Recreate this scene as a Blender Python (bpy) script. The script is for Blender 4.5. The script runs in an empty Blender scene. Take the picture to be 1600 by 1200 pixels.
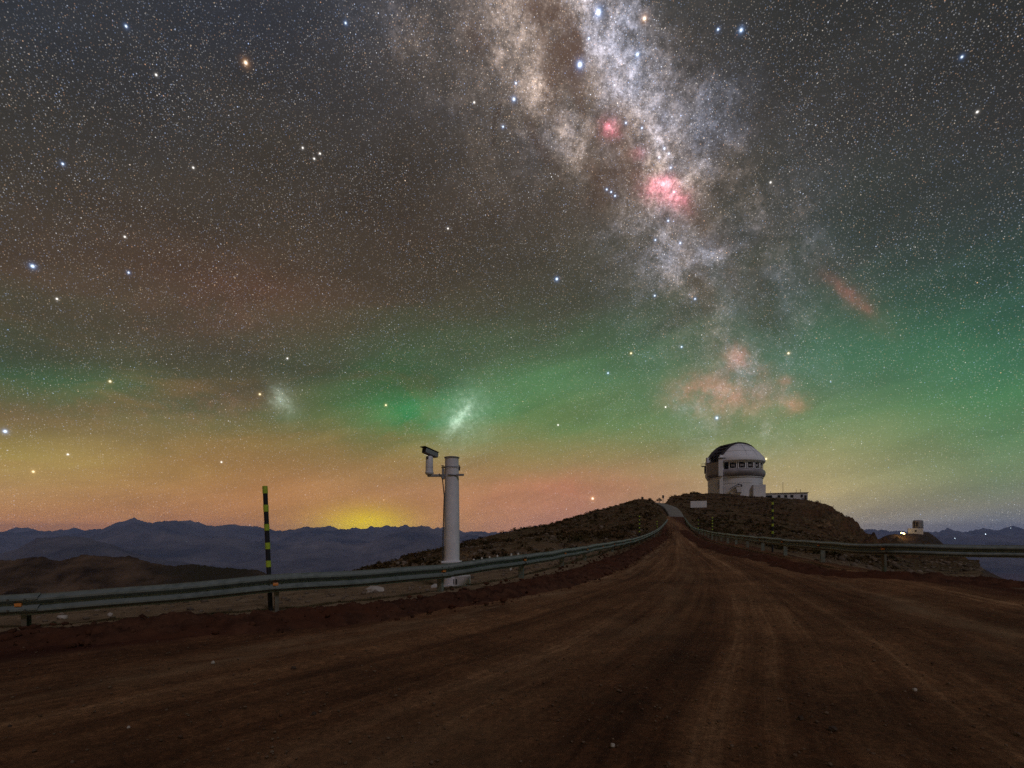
import bpy, bmesh, math, random
import numpy as np
from mathutils import Vector, Matrix
random.seed(7); RNG = np.random.default_rng(11)
sc = bpy.context.scene
COL = sc.collection
PI = math.pi

# ------------------------------------------------------------------ camera
EYE = 1.4            # eye height above the road
F = 800.0            # focal length in pixels of the 1600 wide photograph
HY = 840.0           # row of the horizontal
cam = bpy.data.cameras.new('camera')
camo = bpy.data.objects.new('camera', cam); COL.objects.link(camo)
camo.location = (0, 0, EYE); camo.rotation_euler = (PI/2, 0, 0)
cam.sensor_width = 36; cam.lens = 36*F/1600
cam.shift_y = (HY-600)/1600
cam.clip_start = 0.05; cam.clip_end = 120000
sc.camera = camo
sc.view_settings.view_transform = 'Standard'; sc.view_settings.look = 'None'
sc.view_settings.exposure = 0; sc.view_settings.gamma = 1
sc.view_settings.use_curve_mapping = False
sc.cycles.use_denoising = False
sc.cycles.max_bounces = 5; sc.cycles.diffuse_bounces = 2; sc.cycles.volume_bounces = 1
sc.cycles.sample_clamp_indirect = 4

def pdir(px, py):
    v = Vector(((px-800)/F, 1, (HY-py)/F)); v.normalize(); return v
def P(px, py, d):
    return Vector(((px-800)/F*d, d, EYE-(py-HY)/F*d))
def lin(c):
    return tuple((x/255/12.92 if x <= 10 else ((x/255+.055)/1.055)**2.4) for x in c)

# ------------------------------------------------------------------ night sky
W = bpy.data.worlds.new('World'); sc.world = W; W.use_nodes = True
nt = W.node_tree; nt.nodes.clear()
NN = nt.nodes; LK = nt.links
class S:                                     # tiny wrapper for sockets
    pass
def setin(sock, v):
    if isinstance(v, bpy.types.NodeSocket): LK.new(v, sock)
    else: sock.default_value = v
def m(op, a, b=None, c=None, clamp=False):
    n = NN.new('ShaderNodeMath'); n.operation = op; n.use_clamp = clamp
    setin(n.inputs[0], a)
    if b is not None: setin(n.inputs[1], b)
    if c is not None: setin(n.inputs[2], c)
    return n.outputs[0]
def vm(op, a, b=None, c=None):
    n = NN.new('ShaderNodeVectorMath'); n.operation = op
    setin(n.inputs[0], a)
    if b is not None:
        if op == 'SCALE': setin(n.inputs[3], b)
        else: setin(n.inputs[1], b)
    if c is not None: setin(n.inputs[2], c)
    return n.outputs[1] if op in ('DOT_PRODUCT', 'LENGTH', 'DISTANCE') else n.outputs[0]
def noise(vec, scale, detail=4, rough=.55, color=False, dist=0):
    n = NN.new('ShaderNodeTexNoise'); setin(n.inputs['Vector'], vec)
    n.inputs['Scale'].default_value = scale; n.inputs['Detail'].default_value = detail
    n.inputs['Roughness'].default_value = rough; n.inputs['Distortion'].default_value = dist
    return n.outputs['Color' if color else 'Fac']
def mrange(v, a, b, c=0., d=1., kind='SMOOTHSTEP'):
    n = NN.new('ShaderNodeMapRange'); n.interpolation_type = kind; n.clamp = True
    setin(n.inputs['Value'], v)
    n.inputs['From Min'].default_value = a; n.inputs['From Max'].default_value = b
    n.inputs['To Min'].default_value = c; n.inputs['To Max'].default_value = d
    return n.outputs['Result']
def mixc(f, a, b, mode='MIX'):
    n = NN.new('ShaderNodeMix'); n.data_type = 'RGBA'; n.blend_type = mode
    setin(n.inputs[0], f)
    setin(n.inputs[6], a if isinstance(a, bpy.types.NodeSocket) else (*a, 1))
    setin(n.inputs[7], b if isinstance(b, bpy.types.NodeSocket) else (*b, 1))
    return n.outputs[2]
def ramp(v, stops):
    n = NN.new('ShaderNodeValToRGB'); r = n.color_ramp; setin(n.inputs[0], v)
    r.interpolation = 'EASE' if False else 'LINEAR'
    stops = sorted(stops)
    while len(r.elements) < len(stops): r.elements.new(.5)
    for e, (p, c) in zip(r.elements, stops): e.position = p
    for e, (p, c) in zip(r.elements, stops): e.color = (*c, 1)
    return n.outputs['Color']

tc = NN.new('ShaderNodeTexCoord').outputs['Generated']
D = vm('NORMALIZE', tc)
sep = NN.new('ShaderNodeSeparateXYZ'); setin(sep.inputs[0], D)
DX, DY, DZ = sep.outputs
hyp = m('SQRT', m('MULTIPLY_ADD', DX, DX, m('MULTIPLY', DY, DY)))
U = m('DIVIDE', DX, m('MAXIMUM', hyp, 1e-4))          # sine of the azimuth
comb = NN.new('ShaderNodeCombineXYZ')
setin(comb.inputs[0], DX); setin(comb.inputs[1], DY); setin(comb.inputs[2], m('MULTIPLY', m('MULTIPLY_ADD', DX, -.22, DZ), 3.4))
flat = comb.outputs[0]                                # vectors squeezed so that noise lies in flat bands
wav = noise(flat, 1.6, 3, .5)
wav2 = noise(flat, 5.5, 4, .6)
EL = m('ARCSINE', DZ)
ELw = m('ADD', EL, m('MULTIPLY', m('SUBTRACT', wav, .5), m('MULTIPLY', mrange(EL, .02, .3), .20)))
ELw = m('ADD', ELw, m('MULTIPLY', m('SUBTRACT', wav2, .5), m('MULTIPLY', mrange(EL, .03, .25), .07)))
TT = m('MULTIPLY', m('MAXIMUM', ELw, 0), 1/1.1)
def column(px, rows):
    az = math.atan((px-800)/F); st = []
    for py, c in rows:
        el = math.atan((HY-py)/F*math.cos(az))
        st.append((min(1, max(0, el/1.1)), lin(c)))
    return math.sin(az), ramp(TT, st)
cols = [
 column(30, [(0,(40,44,50)),(150,(49,48,46)),(300,(54,49,42)),(450,(72,59,46)),(545,(60,68,50)),(600,(62,82,56)),(650,(98,88,56)),(715,(142,122,62)),(765,(154,116,68)),(835,(158,100,56))]),
 column(400,[(0,(42,45,52)),(180,(50,46,41)),(340,(58,49,39)),(460,(76,57,43)),(550,(66,66,50)),(600,(86,78,54)),(640,(80,88,56)),(690,(130,108,62)),(745,(160,116,68)),(835,(156,100,62))]),
 column(640,[(0,(46,48,52)),(180,(52,47,42)),(340,(56,47,38)),(480,(64,56,43)),(560,(62,78,54)),(625,(50,108,60)),(665,(104,112,64)),(705,(140,116,68)),(760,(165,120,78)),(835,(162,106,62))]),
 column(900,[(0,(56,58,58)),(200,(60,56,51)),(340,(60,54,46)),(460,(62,62,50)),(530,(66,84,60)),(590,(78,108,72)),(650,(96,118,72)),(705,(132,118,74)),(755,(160,112,80)),(835,(158,108,88))]),
 column(1290,[(0,(40,42,42)),(200,(48,48,47)),(340,(50,58,53)),(430,(54,74,62)),(520,(62,94,72)),(590,(76,104,76)),(650,(92,120,80)),(705,(120,126,84)),(770,(146,132,92)),(835,(126,116,108))]),
 column(1560,[(0,(36,38,38)),(200,(42,43,43)),(330,(44,54,52)),(480,(46,76,62)),(560,(56,92,68)),(620,(66,108,72)),(690,(84,117,80)),(745,(104,122,88)),(790,(110,110,96)),(835,(92,96,116))]),
]
C = cols[0][1]
for (u0, _), (u1, c1) in zip(cols[:-1], cols[1:]):
    C = mixc(mrange(U, u0, u1, kind='LINEAR'), C, c1)

mot = mrange(noise(flat, 4.5, 6, .62, dist=.5), .35, .65, .90, 1.1)
C = vm('SCALE', C, m('MULTIPLY', mot, 1.13))
C = vm('ADD', C, vm('SCALE', (.0075,.0060,.0048), mrange(EL, .15, .5)))
stk = m('MULTIPLY', mrange(noise(flat, 3.1, 5, .6, dist=.8), .48, .66), mrange(EL, .55, .25))
stk = m('MULTIPLY', stk, mrange(U, .15, -.35))
C = mixc(m('MULTIPLY', stk, .42), C, mixc(mrange(EL, .36, .16), (.075, .040, .024), (.30, .165, .055)))
# ragged direction used by everything that belongs to the galaxy
nz = noise(D, 9, 6, .62, color=True)
DW = vm('ADD', D, vm('SCALE', vm('SUBTRACT', nz, (.5, .5, .5)), .075))
nz2 = noise(D, 26, 5, .65, color=True)
DW2 = vm('ADD', D, vm('SCALE', vm('SUBTRACT', nz2, (.5, .5, .5)), .03))
def blob(px, py, sx, sy, rot=0, vec=None, src=None):
    c = pdir(px, py)
    r = pdir(px+4, py) - c; r -= c*r.dot(c); r.normalize()
    up = c.cross(r) * -1
    if up.z < 0: up = -up
    a = math.radians(rot)
    e1 = (r*math.cos(a) + up*math.sin(a)); e2 = (-r*math.sin(a) + up*math.cos(a))
    # pixel sizes to angle at that place of the sky
    k = Vector(((px-800)/F, 1, (HY-py)/F)).length
    v = vec or DW
    A = vm('DOT_PRODUCT', v, tuple(e1/(sx/F/k)))
    B = vm('DOT_PRODUCT', v, tuple(e2/(sy/F/k)))
    q = m('MULTIPLY_ADD', A, A, m('MULTIPLY', B, B))
    return m('POWER', math.exp(-1), q)
def total(items, vec=None):
    acc = None
    for it in items:
        amp, args = it[0], it[1:]
        b = blob(*args, vec=vec)
        acc = m('MULTIPLY', b, amp) if acc is None else m('MULTIPLY_ADD', b, amp, acc)
    return acc
# milky way glow: (strength, px, py, half length, half width, turn)
mw_wide = total([(.34,800,-70,170,140,-60),(.32,870,90,170,110,-55),(.34,985,235,165,100,-50),(.30,1085,375,150,95,-60),
                 (.20,1150,500,120,95,-70),(.08,1170,620,110,110,-80),(.16,740,-250,300,220,-45),(.04,700,60,110,120,-50)])
mw_core = total([(.52,795,25,62,40,-65),(.45,845,150,60,30,-60),(.62,960,155,100,34,-50),(.65,1028,235,70,26,-48),(.55,1015,305,44,34,-80),
                 (.30,1050,370,60,40,-70),(.24,1120,430,70,42,-62),(.30,745,-40,70,60,-60),(.20,1155,590,34,36,-80),(.42,940,40,60,36,-60),(.5,1000,170,50,40,-50),(.3,1075,300,30,60,-20),(.25,920,250,40,20,-60)], vec=DW2)
dark = total([(2.6,864,32,66,27,-58),(1.1,900,75,36,12,-62),(.9,862,118,42,15,-80),(.8,905,150,70,8,-62),(1.4,978,250,46,20,-52),(.7,905,235,60,13,-50),(.9,1085,345,50,12,-50),
              (.9,1090,440,80,16,-60),(.9,777,184,30,3,78),(.7,1200,500,60,20,-40),(1.0,940,300,24,36,-20),(.7,1135,400,16,60,30),(.6,1190,450,22,60,30),(.9,740,60,26,16,-50),(.8,845,225,60,8,-50)], vec=DW2)
def ridged(vec, scale, detail):
    n = NN.new('ShaderNodeTexNoise'); n.noise_type = 'RIDGED_MULTIFRACTAL'; setin(n.inputs['Vector'], vec)
    n.inputs['Scale'].default_value = scale; n.inputs['Detail'].default_value = detail; n.inputs['Roughness'].default_value = .62
    n.inputs['Lacunarity'].default_value = 2.1; n.inputs['Offset'].default_value = .9; n.inputs['Gain'].default_value = 1.6; n.normalize = True
    return n.outputs['Fac']
ax_ = pdir(1110, 420)-pdir(850, 60); ax_.normalize()
along = vm('SCALE', tuple(ax_), m('MULTIPLY', vm('DOT_PRODUCT', DW, tuple(ax_)), -.55))
DS = vm('ADD', DW, along)                                # squeezed along the band: filaments follow it
fil = mrange(ridged(DS, 6.5, 7), .45, .85, 1.15, .50)
fil2 = mrange(ridged(DW, 15., 6), .45, .85, 1.10, .62)
lanes = m('MULTIPLY', m('MULTIPLY', fil, fil2), mrange(noise(D, 7, 8, .70, dist=.6), .38, .56, .60, 1.45))
fine = m('MULTIPLY', mrange(noise(D, 42, 6, .75), .3, .7, .45, 1.6), mrange(noise(D, 170, 3, .8), .3, .7, .55, 1.5))
dark = m('MULTIPLY', dark, mrange(noise(D, 15, 6, .7), .36, .60, .25, 1.35))
trans = m('POWER', math.exp(-1), dark)
body = m('MULTIPLY', m('MULTIPLY_ADD', mw_core, .95, m('MULTIPLY', mw_wide, .95)), trans)
gal = m('MULTIPLY', m('MULTIPLY', body, lanes), fine)
warm = m('ADD', mrange(noise(D, 6, 4, .6), .35, .65), blob(800, 30, 130, 90, -50), clamp=True)
galc = mixc(warm, (.38, .39, .50), (.50, .38, .32))
dustm = m('MULTIPLY', m('SUBTRACT', 1, m('MULTIPLY', fil, .9), clamp=True), m('ADD', mw_wide, mw_core), clamp=True)
allt = m('MAXIMUM', m('SUBTRACT', 1, trans), m('MULTIPLY', dustm, .45))
C = mixc(1, C, mixc(m('MULTIPLY', allt, .50), (1, 1, 1), (.30, .20, .16)), 'MULTIPLY')
C = vm('ADD', C, vm('SCALE', galc, gal))
C = vm('ADD', C, vm('SCALE', (.080,.040,.024), m('MULTIPLY', m('SUBTRACT', 1, trans), m('ADD', mw_wide, mw_core, clamp=True))))
C = vm('ADD', C, vm('SCALE', (.018,.010,.007), dustm))
# pink nebulae, red streaks
pk = total([(.60,950,197,9,9,0),(.3,962,208,9,4,-20),(.20,955,200,18,14,0),(.85,1032,289,15,9,20),(.36,1040,303,32,17,-20),(.18,1000,240,12,9,0),(.3,1055,312,12,8,0)], vec=DW2)
C = vm('ADD', C, vm('SCALE', (1.0, .24, .34), m('MULTIPLY', pk, fine)))
C = vm('ADD', C, vm('SCALE', (.9, .7, .7), total([(.5,1036,289,7,5,20),(.22,954,199,5,4,0)], vec=DW2)))
rd = total([(.19,1156,560,32,20,-30),(.17,1084,612,38,27,10),(-.10,1094,617,10,7,10),(.17,1145,622,66,30,0),(.17,1228,598,10,9,0),(.18,1240,632,20,13,0),(.09,1332,466,50,8,-36),(.035,1345,478,60,20,-36),
            (.018,340,490,130,45,0),(.05,330,640,90,24,4),(.03,120,640,160,20,4),(.06,880,765,150,26,5)], vec=DW2)
C = vm('ADD', C, vm('SCALE', (1.15, .24, .20), m('MULTIPLY', rd, mrange(noise(D, 22, 7, .72), .34, .66, .25, 1.35))))
# green wisps
gw = total([(.07,640,640,80,20,12),(.04,840,600,120,34,14),(.05,1450,560,170,60,0),(.03,150,600,120,26,0)])
C = vm('ADD', C, vm('SCALE', (.2, 1., .36), gw))
# light dome of a town below the horizon
yl = total([(.62,572,822,58,26,0),(.14,575,830,150,40,0)], vec=D)
C = mixc(m('MULTIPLY', yl, 1.45, clamp=True), C, (.72, .50, .0))
C = vm('ADD', C, vm('SCALE', (1., .78, .36), total([(.10,1245,745,150,70,10),(.05,60,730,160,50,20)])))
# magellanic clouds
mc = total([(.32,717,654,26,7,52),(.15,722,648,36,26,50),(.06,735,665,60,46,40),(.17,438,624,10,17,15),(.09,446,630,20,24,20)], vec=DW2)
C = vm('ADD', C, vm('SCALE', (.72, .9, .74), m('MULTIPLY', mc, m('MULTIPLY', m('POWER', fine, .5), mrange(noise(D, 90, 5, .7), .35, .65, .7, 1.3)))))

# star fields: random points in cells, denser where the galaxy is
def starfield(scale, radius, lo, power, gain, dens):
    n = NN.new('ShaderNodeTexVoronoi'); n.voronoi_dimensions = '3D'; n.feature = 'F1'
    setin(n.inputs['Vector'], D); n.inputs['Scale'].default_value = scale
    dist, colr = n.outputs['Distance'], n.outputs['Color']
    s2 = NN.new('ShaderNodeSeparateColor'); setin(s2.inputs[0], colr)
    pick = mrange(m('SUBTRACT', s2.outputs[0], dens), lo, 1., kind='LINEAR')
    mag = m('MULTIPLY', m('POWER', pick, power), gain)
    core = m('POWER', m('SUBTRACT', 1, m('MULTIPLY', dist, 1/radius), clamp=True), 1.4)
    tint = ramp(s2.outputs[1], [(0,(.35,.52,1.)),(.22,(.6,.72,1.)),(.45,(.95,.95,1.)),(.62,(1,.9,.78)),(.82,(1,.72,.46)),(1,(1,.48,.26))])
    return vm('SCALE', tint, m('MULTIPLY', mag, core))
ext = mrange(EL, .0, .42, .60, 1.)                      # stars dim towards the horizon
thin = m('SUBTRACT', m('MULTIPLY_ADD', mc, -.6, .03), m('MULTIPLY', gal, 1.1))
thin = m('ADD', thin, mrange(noise(D, 11, 4, .7), .3, .7, .13, -.13))
ST = starfield(470, .42, .10, 1.5, .55, thin)
ST = vm('ADD', ST, starfield(260, .23, .10, 2.6, 1.3, thin))
ST = vm('ADD', ST, starfield(95, .095, .20, 3.4, 2.4, thin))
ST = vm('ADD', ST, starfield(33, .042, .40, 3.0, 2.2, thin))
ST = vm('SCALE', ST, ext)
C = vm('ADD', C, ST)

# the bright stars one can name, by colour and size: (px, py)
def named(lst, core, halo, ccol, hcol, hamp):
    mx = None
    for px, py in lst:
        d = vm('DOT_PRODUCT', D, tuple(pdir(px, py)))
        mx = d if mx is None else m('MAXIMUM', mx, d)
    a2 = m('MULTIPLY', m('SUBTRACT', 1, mx), 2)
    k = .62/F
    c = m('POWER', math.exp(-1), m('MULTIPLY', a2, 1/(core*k)**2))
    h = m('POWER', math.exp(-1), m('MULTIPLY', m('SQRT', m('MAXIMUM', a2, 0)), 1/(halo*k)))
    return vm('ADD', vm('SCALE', ccol, m('MULTIPLY', c, 1.6)), vm('SCALE', hcol, m('MULTIPLY', h, hamp)))
C = vm('ADD', C, named([(906,101),(935,19)], 3.2, 3.4, (1,1,1), (.16,.42,1), 1.5))
C = vm('ADD', C, named([(1158,47),(51,416),(870,436),(1120,653),(8,674),(803,155),(996,85)], 2.0, 2.4, (.85,.95,1), (.2,.45,1), .9))
C = vm('ADD', C, named([(540,36),(197,41),(1023,462),(1086,467),(1065,542),(955,300),(1024,375),(806,130),(201,426),(1045,240),(98,256),(1503,89),(950,583),(786,198),(1122,46),(1063,380),(1038,232),(1048,262),(1030,246),(1053,300),(948,296),(961,306),(978,192),(1003,200),(920,60),(1044,345)], 1.3, 1.7, (.8,.9,1), (.22,.45,1), .6))
C = vm('ADD', C, named([(384,98),(1007,29),(926,779)], 2.2, 2.8, (1,.92,.75), (1,.48,.18), .9))
C = vm('ADD', C, named([(1197,717),(986,552),(1232,552),(406,616),(172,596),(52,737),(603,633)], 1.6, 2.0, (1,.9,.6), (1,.6,.2), .5))
C = vm('ADD', C, named([(244,117),(449,560),(302,262),(473,231),(500,240),(491,248),(89,467),(346,722),(1204,285),(106,710),(741,160),(872,664),(1527,175),(700,357),(195,370),(1040,636)], 1.3, 1.5, (1,.97,.92), (1,.9,.8), .35))
lowb = m('POWER', math.e, m('MULTIPLY', m('MINIMUM', m('DIVIDE', 440, m('MAXIMUM', DZ, .002)), 17500), 5.5e-5*.74))
C = vm('SCALE', C, lowb)                                # low sky colour brightened to offset dimming by the haze box
bg = NN.new('ShaderNodeBackground'); bg.inputs['Strength'].default_value = 1.0
setin(bg.inputs['Color'], C)
wo = NN.new('ShaderNodeOutputWorld'); LK.new(bg.outputs[0], wo.inputs['Surface'])
W.cycles.sampling_method = 'MANUAL'; W.cycles.sample_map_resolution = 512

# cool fill sun added behind the camera to brighten haze, dome and post
sl = bpy.data.lights.new('fill_sun', 'SUN'); sl.energy = 0.60; sl.angle = math.radians(10); sl.color = (.88, .83, 1.)
so = bpy.data.objects.new('fill_sun', sl); COL.objects.link(so)
so.rotation_euler = Vector((-.34, .56, -.76)).to_track_quat('-Z', 'Y').to_euler()

# ------------------------------------------------------------------ helpers
def tag(o, label=None, cat=None, group=None, kind=None):
    if label: o['label'] = label
    if cat: o['category'] = cat
    if group: o['group'] = group
    if kind: o['kind'] = kind
    return o
def empty(name, loc, label, cat, rz=0, group=None):
    o = bpy.data.objects.new(name, None); COL.objects.link(o); o.location = loc; o.rotation_euler = (0, 0, rz)
    o.empty_display_size = .2
    return tag(o, label, cat, group)
def meshobj(name, v, f, mat, parent=None, smooth=False, kind=None, uv=None):
    me = bpy.data.meshes.new(name)
    if isinstance(v, np.ndarray):
        f = np.asarray(f, dtype=np.int32); n = f.shape[1]
        me.vertices.add(len(v)); me.vertices.foreach_set('co', v.astype(np.float32).ravel())
        me.loops.add(f.size); me.loops.foreach_set('vertex_index', f.ravel())
        me.polygons.add(len(f)); me.polygons.foreach_set('loop_start', np.arange(0, f.size, n, dtype=np.int32))
        me.polygons.foreach_set('loop_total', np.full(len(f), n, dtype=np.int32))
        if uv is not None:
            l = me.uv_layers.new(name='UVMap'); l.data.foreach_set('uv', uv[f.ravel()].astype(np.float32).ravel())
        me.update(calc_edges=True); me.validate()
    else:
        me.from_pydata([tuple(p) for p in v], [], f); me.update()
    if smooth: me.polygons.foreach_set('use_smooth', [True]*len(me.polygons))
    me.materials.append(mat)
    o = bpy.data.objects.new(name, me); COL.objects.link(o)
    if parent is not None: o.parent = parent
    if kind: o['kind'] = kind
    return o
class MB:
    def __init__(s): s.v = []; s.f = []
    def add(s, v, f):
        b = len(s.v); s.v += [Vector(p) for p in v]; s.f += [tuple(i+b for i in q) for q in f]; return s
    def box(s, c, size, rz=0, M=None, bev=0):
        x, y, z = (q/2 for q in size); R = Matrix.Rotation(rz, 3, 'Z') if M is None else M
        if bev:
            bm = bmesh.new(); bmesh.ops.create_cube(bm, size=1)
            for q in bm.verts: q.co = Vector((q.co.x*2*x, q.co.y*2*y, q.co.z*2*z))
            bmesh.ops.bevel(bm, geom=list(bm.edges), offset=bev, segments=2, affect='EDGES', profile=.5)
            bm.verts.index_update()
            vv = [R @ q.co + Vector(c) for q in bm.verts]; ff = [[q.index for q in p.verts] for p in bm.faces]; bm.free()
            return s.add(vv, ff)
        vv = [R @ Vector((a*x, b*y, e*z)) + Vector(c) for a in (-1, 1) for b in (-1, 1) for e in (-1, 1)]
        return s.add(vv, [(0,1,3,2),(4,6,7,5),(0,4,5,1),(2,3,7,6),(0,2,6,4),(1,5,7,3)])
    def tube(s, pts, r, n=10, cap=True):
        pts = [Vector(p) for p in pts]; rr = r if isinstance(r, (list, tuple)) else [r]*len(pts)
        vs = []; fs = []
        for i, p in enumerate(pts):
            t = (pts[min(i+1, len(pts)-1)] - pts[max(i-1, 0)]).normalized()
            a = t.cross(Vector((0, 0, 1))) if abs(t.z) < .9 else t.cross(Vector((0, 1, 0)))
            a.normalize(); b = t.cross(a)
            for k in range(n):
                w = 2*PI*k/n; vs.append(p + a*math.cos(w)*rr[i] + b*math.sin(w)*rr[i])
        for i in range(len(pts)-1):
            for k in range(n):
                fs.append((i*n+k, i*n+(k+1) % n, (i+1)*n+(k+1) % n, (i+1)*n+k))
        if cap:
            fs.append(tuple(range(n))[::-1]); fs.append(tuple((len(pts)-1)*n+k for k in range(n)))
        return s.add(vs, fs)
    def lathe(s, prof, n=48, a0=0, a1=2*PI, keep=None, c=(0, 0, 0)):
        full = abs(a1-a0-2*PI) < 1e-6; cnt = n if full else n+1
        vs = [(c[0]+r*math.sin(a0+(a1-a0)*k/n), c[1]-r*math.cos(a0+(a1-a0)*k/n), c[2]+z) for r, z in prof for k in range(cnt)]
        fs = []
        for i in range(len(prof)-1):
            for k in range(n):
                k2 = (k+1) % cnt
                q = (i*cnt+k, i*cnt+k2, (i+1)*cnt+k2, (i+1)*cnt+k)
                if keep:
                    ce = sum((Vector(vs[j]) for j in q), Vector())/4
                    if not keep(ce): continue
                fs.append(q)
        return s.add(vs, fs)
    def build(s, name, mat, parent=None, smooth=False, kind=None):
        o = meshobj(name, s.v, s.f, mat, parent, False, kind)
        if smooth:
            me = o.data; me.polygons.foreach_set('use_smooth', [True]*len(me.polygons))
            try: me.set_sharp_from_angle(angle=math.radians(38))
            except Exception: pass
        return o

def mat(name, c1, c2=None, scale=5, rough=.85, bump=0, bscale=None, metal=0, c3=None, spec=.3, detail=6, coord='Object', stretch=(1,1,1), emit=None):
    mt = bpy.data.materials.new(name); mt.use_nodes = True; t = mt.node_tree; N = t.nodes; L = t.links
    b = N['Principled BSDF']; b.inputs['Roughness'].default_value = rough; b.inputs['Metallic'].default_value = metal
    b.inputs['Specular IOR Level'].default_value = spec
    b.inputs['Base Color'].default_value = (*c1, 1)
    if emit:
        b.inputs['Emission Color'].default_value = (*emit[0], 1); b.inputs['Emission Strength'].default_value = emit[1]
    if c2 is None and not bump: return mt
    tcn = N.new('ShaderNodeTexCoord'); mp = N.new('ShaderNodeMapping'); L.new(tcn.outputs[coord], mp.inputs[0]); mp.inputs['Scale'].default_value = stretch
    if c2 is not None:
        n1 = N.new('ShaderNodeTexNoise'); n1.inputs['Scale'].default_value = scale; n1.inputs['Detail'].default_value = detail; n1.inputs['Roughness'].default_value = .65
        L.new(mp.outputs[0], n1.inputs['Vector'])
        r = N.new('ShaderNodeValToRGB'); L.new(n1.outputs['Fac'], r.inputs[0])
        r.color_ramp.elements[0].position = .36; r.color_ramp.elements[0].color = (*c1, 1)
        r.color_ramp.elements[1].position = .64; r.color_ramp.elements[1].color = (*c2, 1)
        out = r.outputs[0]
        if c3 is not None:
            n2 = N.new('ShaderNodeTexNoise'); n2.inputs['Scale'].default_value = scale*.23; n2.inputs['Detail'].default_value = 5
            L.new(mp.outputs[0], n2.inputs['Vector'])
            mr = N.new('ShaderNodeMapRange'); mr.inputs[1].default_value = .48; mr.inputs[2].default_value = .62; L.new(n2.outputs['Fac'], mr.inputs[0])
            mx = N.new('ShaderNodeMix'); mx.data_type = 'RGBA'; L.new(mr.outputs[0], mx.inputs[0]); L.new(out, mx.inputs[6]); mx.inputs[7].default_value = (*c3, 1)
            out = mx.outputs[2]
        L.new(out, b.inputs['Base Color'])
    if bump:
        n3 = N.new('ShaderNodeTexNoise'); n3.inputs['Scale'].default_value = bscale or scale*3; n3.inputs['Detail'].default_value = 8; n3.inputs['Roughness'].default_value = .7
        L.new(mp.outputs[0], n3.inputs['Vector'])
        bp = N.new('ShaderNodeBump'); bp.inputs['Strength'].default_value = 1; bp.inputs['Distance'].default_value = bump
        L.new(n3.outputs['Fac'], bp.inputs['Height']); L.new(bp.outputs[0], b.inputs['Normal'])
    return mt

# numpy noise
_T = np.random.default_rng(5).random((256, 256))
def vnoise(x, y):
    xi = np.floor(x).astype(int); yi = np.floor(y).astype(int); fx = x-xi; fy = y-yi
    fx = fx*fx*(3-2*fx); fy = fy*fy*(3-2*fy)
    a = _T[xi & 255, yi & 255]; b = _T[(xi+1) & 255, yi & 255]; c = _T[xi & 255, (yi+1) & 255]; d = _T[(xi+1) & 255, (yi+1) & 255]
    return (a+(b-a)*fx)*(1-fy) + (c+(d-c)*fx)*fy
def fbm(x, y, o=5, ridge=False, g=.5):
    s = 0; a = 1; t = 0
    for i in range(o):
        n = vnoise(x*2**i+17.3*i, y*2**i+5.1*i)
        if ridge: n = 1-np.abs(2*n-1)
        s = s+a*n; t += a; a *= g
    return s/t*2-1

# ------------------------------------------------------------------ terrain height
# guardrail tops as read from the picture: (px, py, depth)
railL = [(-300,926,6.9),(0,930,7.6),(425,899,8.9),(690,881,11.2),(850,862,15.5),(935,849.5,23),(1000,838,40),(1028,826,62),(1040,815,85),(1046,806,108)]
railR = [(1900,858,11.5),(1600,853,12.6),(1370,848.5,14.2),(1280,845,17.5),(1200,839,23),(1140,834,33),(1105,829,48),(1080,821,72),(1068,806,108)]
def Z(d, py): return EYE-(py-HY)/F*d
def colk(px, kn):                      # knots given as (depth, py) ; a third value 1 means z directly
    th = math.atan((px-800)/F); out = []
    for k in kn:
        z = k[1] if len(k) == 3 else Z(k[0], k[1])
        out.append((k[0]/math.cos(th), z))
    return th, out
def tail(z1, r1): return [(r1, z1, 1)]
def rowz(px, lst): return colk(px, lst)
KC = []
def add(px, *kn): KC.append(colk(px, [(k[0], k[1], 1) if len(k) == 3 else k for k in kn]))
z = 1
add(-600, (2,0,z),(4,0,z),(5.5,0.03,z),(8,0,z),(14,-1,z),(40,-15,z),(70,-30,z),(150,-70,z),(600,-260,z))
add(0,   (2.5,0,z),(5.6,0,z),(7.6,0.03,z),(11,-.12,z),(16,-.9,z),(50,-16,z),(90,-36,z),(200,-85,z),(900,-300,z))
add(425, (3,0,z),(7.4,0.02,z),(8.9,.10,z),(12.5,.02,z),(18,-.8,z),(50,-15,z),(90,-34,z),(200,-85,z),(900,-300,z))
add(530, (3,0,z),(8,0.04,z),(9.7,.14,z),(13.5,.08,z),(19,-.35,z),(28,-1.4,z),(50,900),(100,-24,z),(900,-300,z))
add(570, (3,0,z),(8.2,0.05,z),(10,.15,z),(14,.1,z),(20,-.2,z),(32,-.85,z),(52,890),(100,-20,z),(900,-300,z))
add(620, (3,0,z),(8.8,0.06,z),(10.5,.16,z),(14,.14,z),(22,0,z),(35,885),(56,877),(100,-17,z),(900,-300,z))
add(700, (3,0,z),(9.6,.08,z),(11.4,.2,z),(16,.2,z),(26,.2,z),(42,861),(66,855),(120,-12,z),(900,-300,z))
add(800, (3,0,z),(11.8,.12,z),(14,.27,z),(20,.35,z),(34,.9,z),(54,845),(78,832),(140,-8,z),(900,-300,z))
add(850, (3,0,z),(13.2,.16,z),(15.5,.33,z),(22,.6,z),(38,1.6,z),(60,834),(86,822.5),(150,-8,z),(900,-300,z))
add(900, (3,0,z),(16,.22,z),(19,.45,z),(26,.8,z),(44,838),(68,822),(98,810),(170,-5,z),(900,-300,z))
add(950, (3,.02,z),(21,.35,z),(25,.6,z),(34,1.2,z),(55,826),(82,808),(112,796),(180,-2,z),(900,-300,z))
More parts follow.
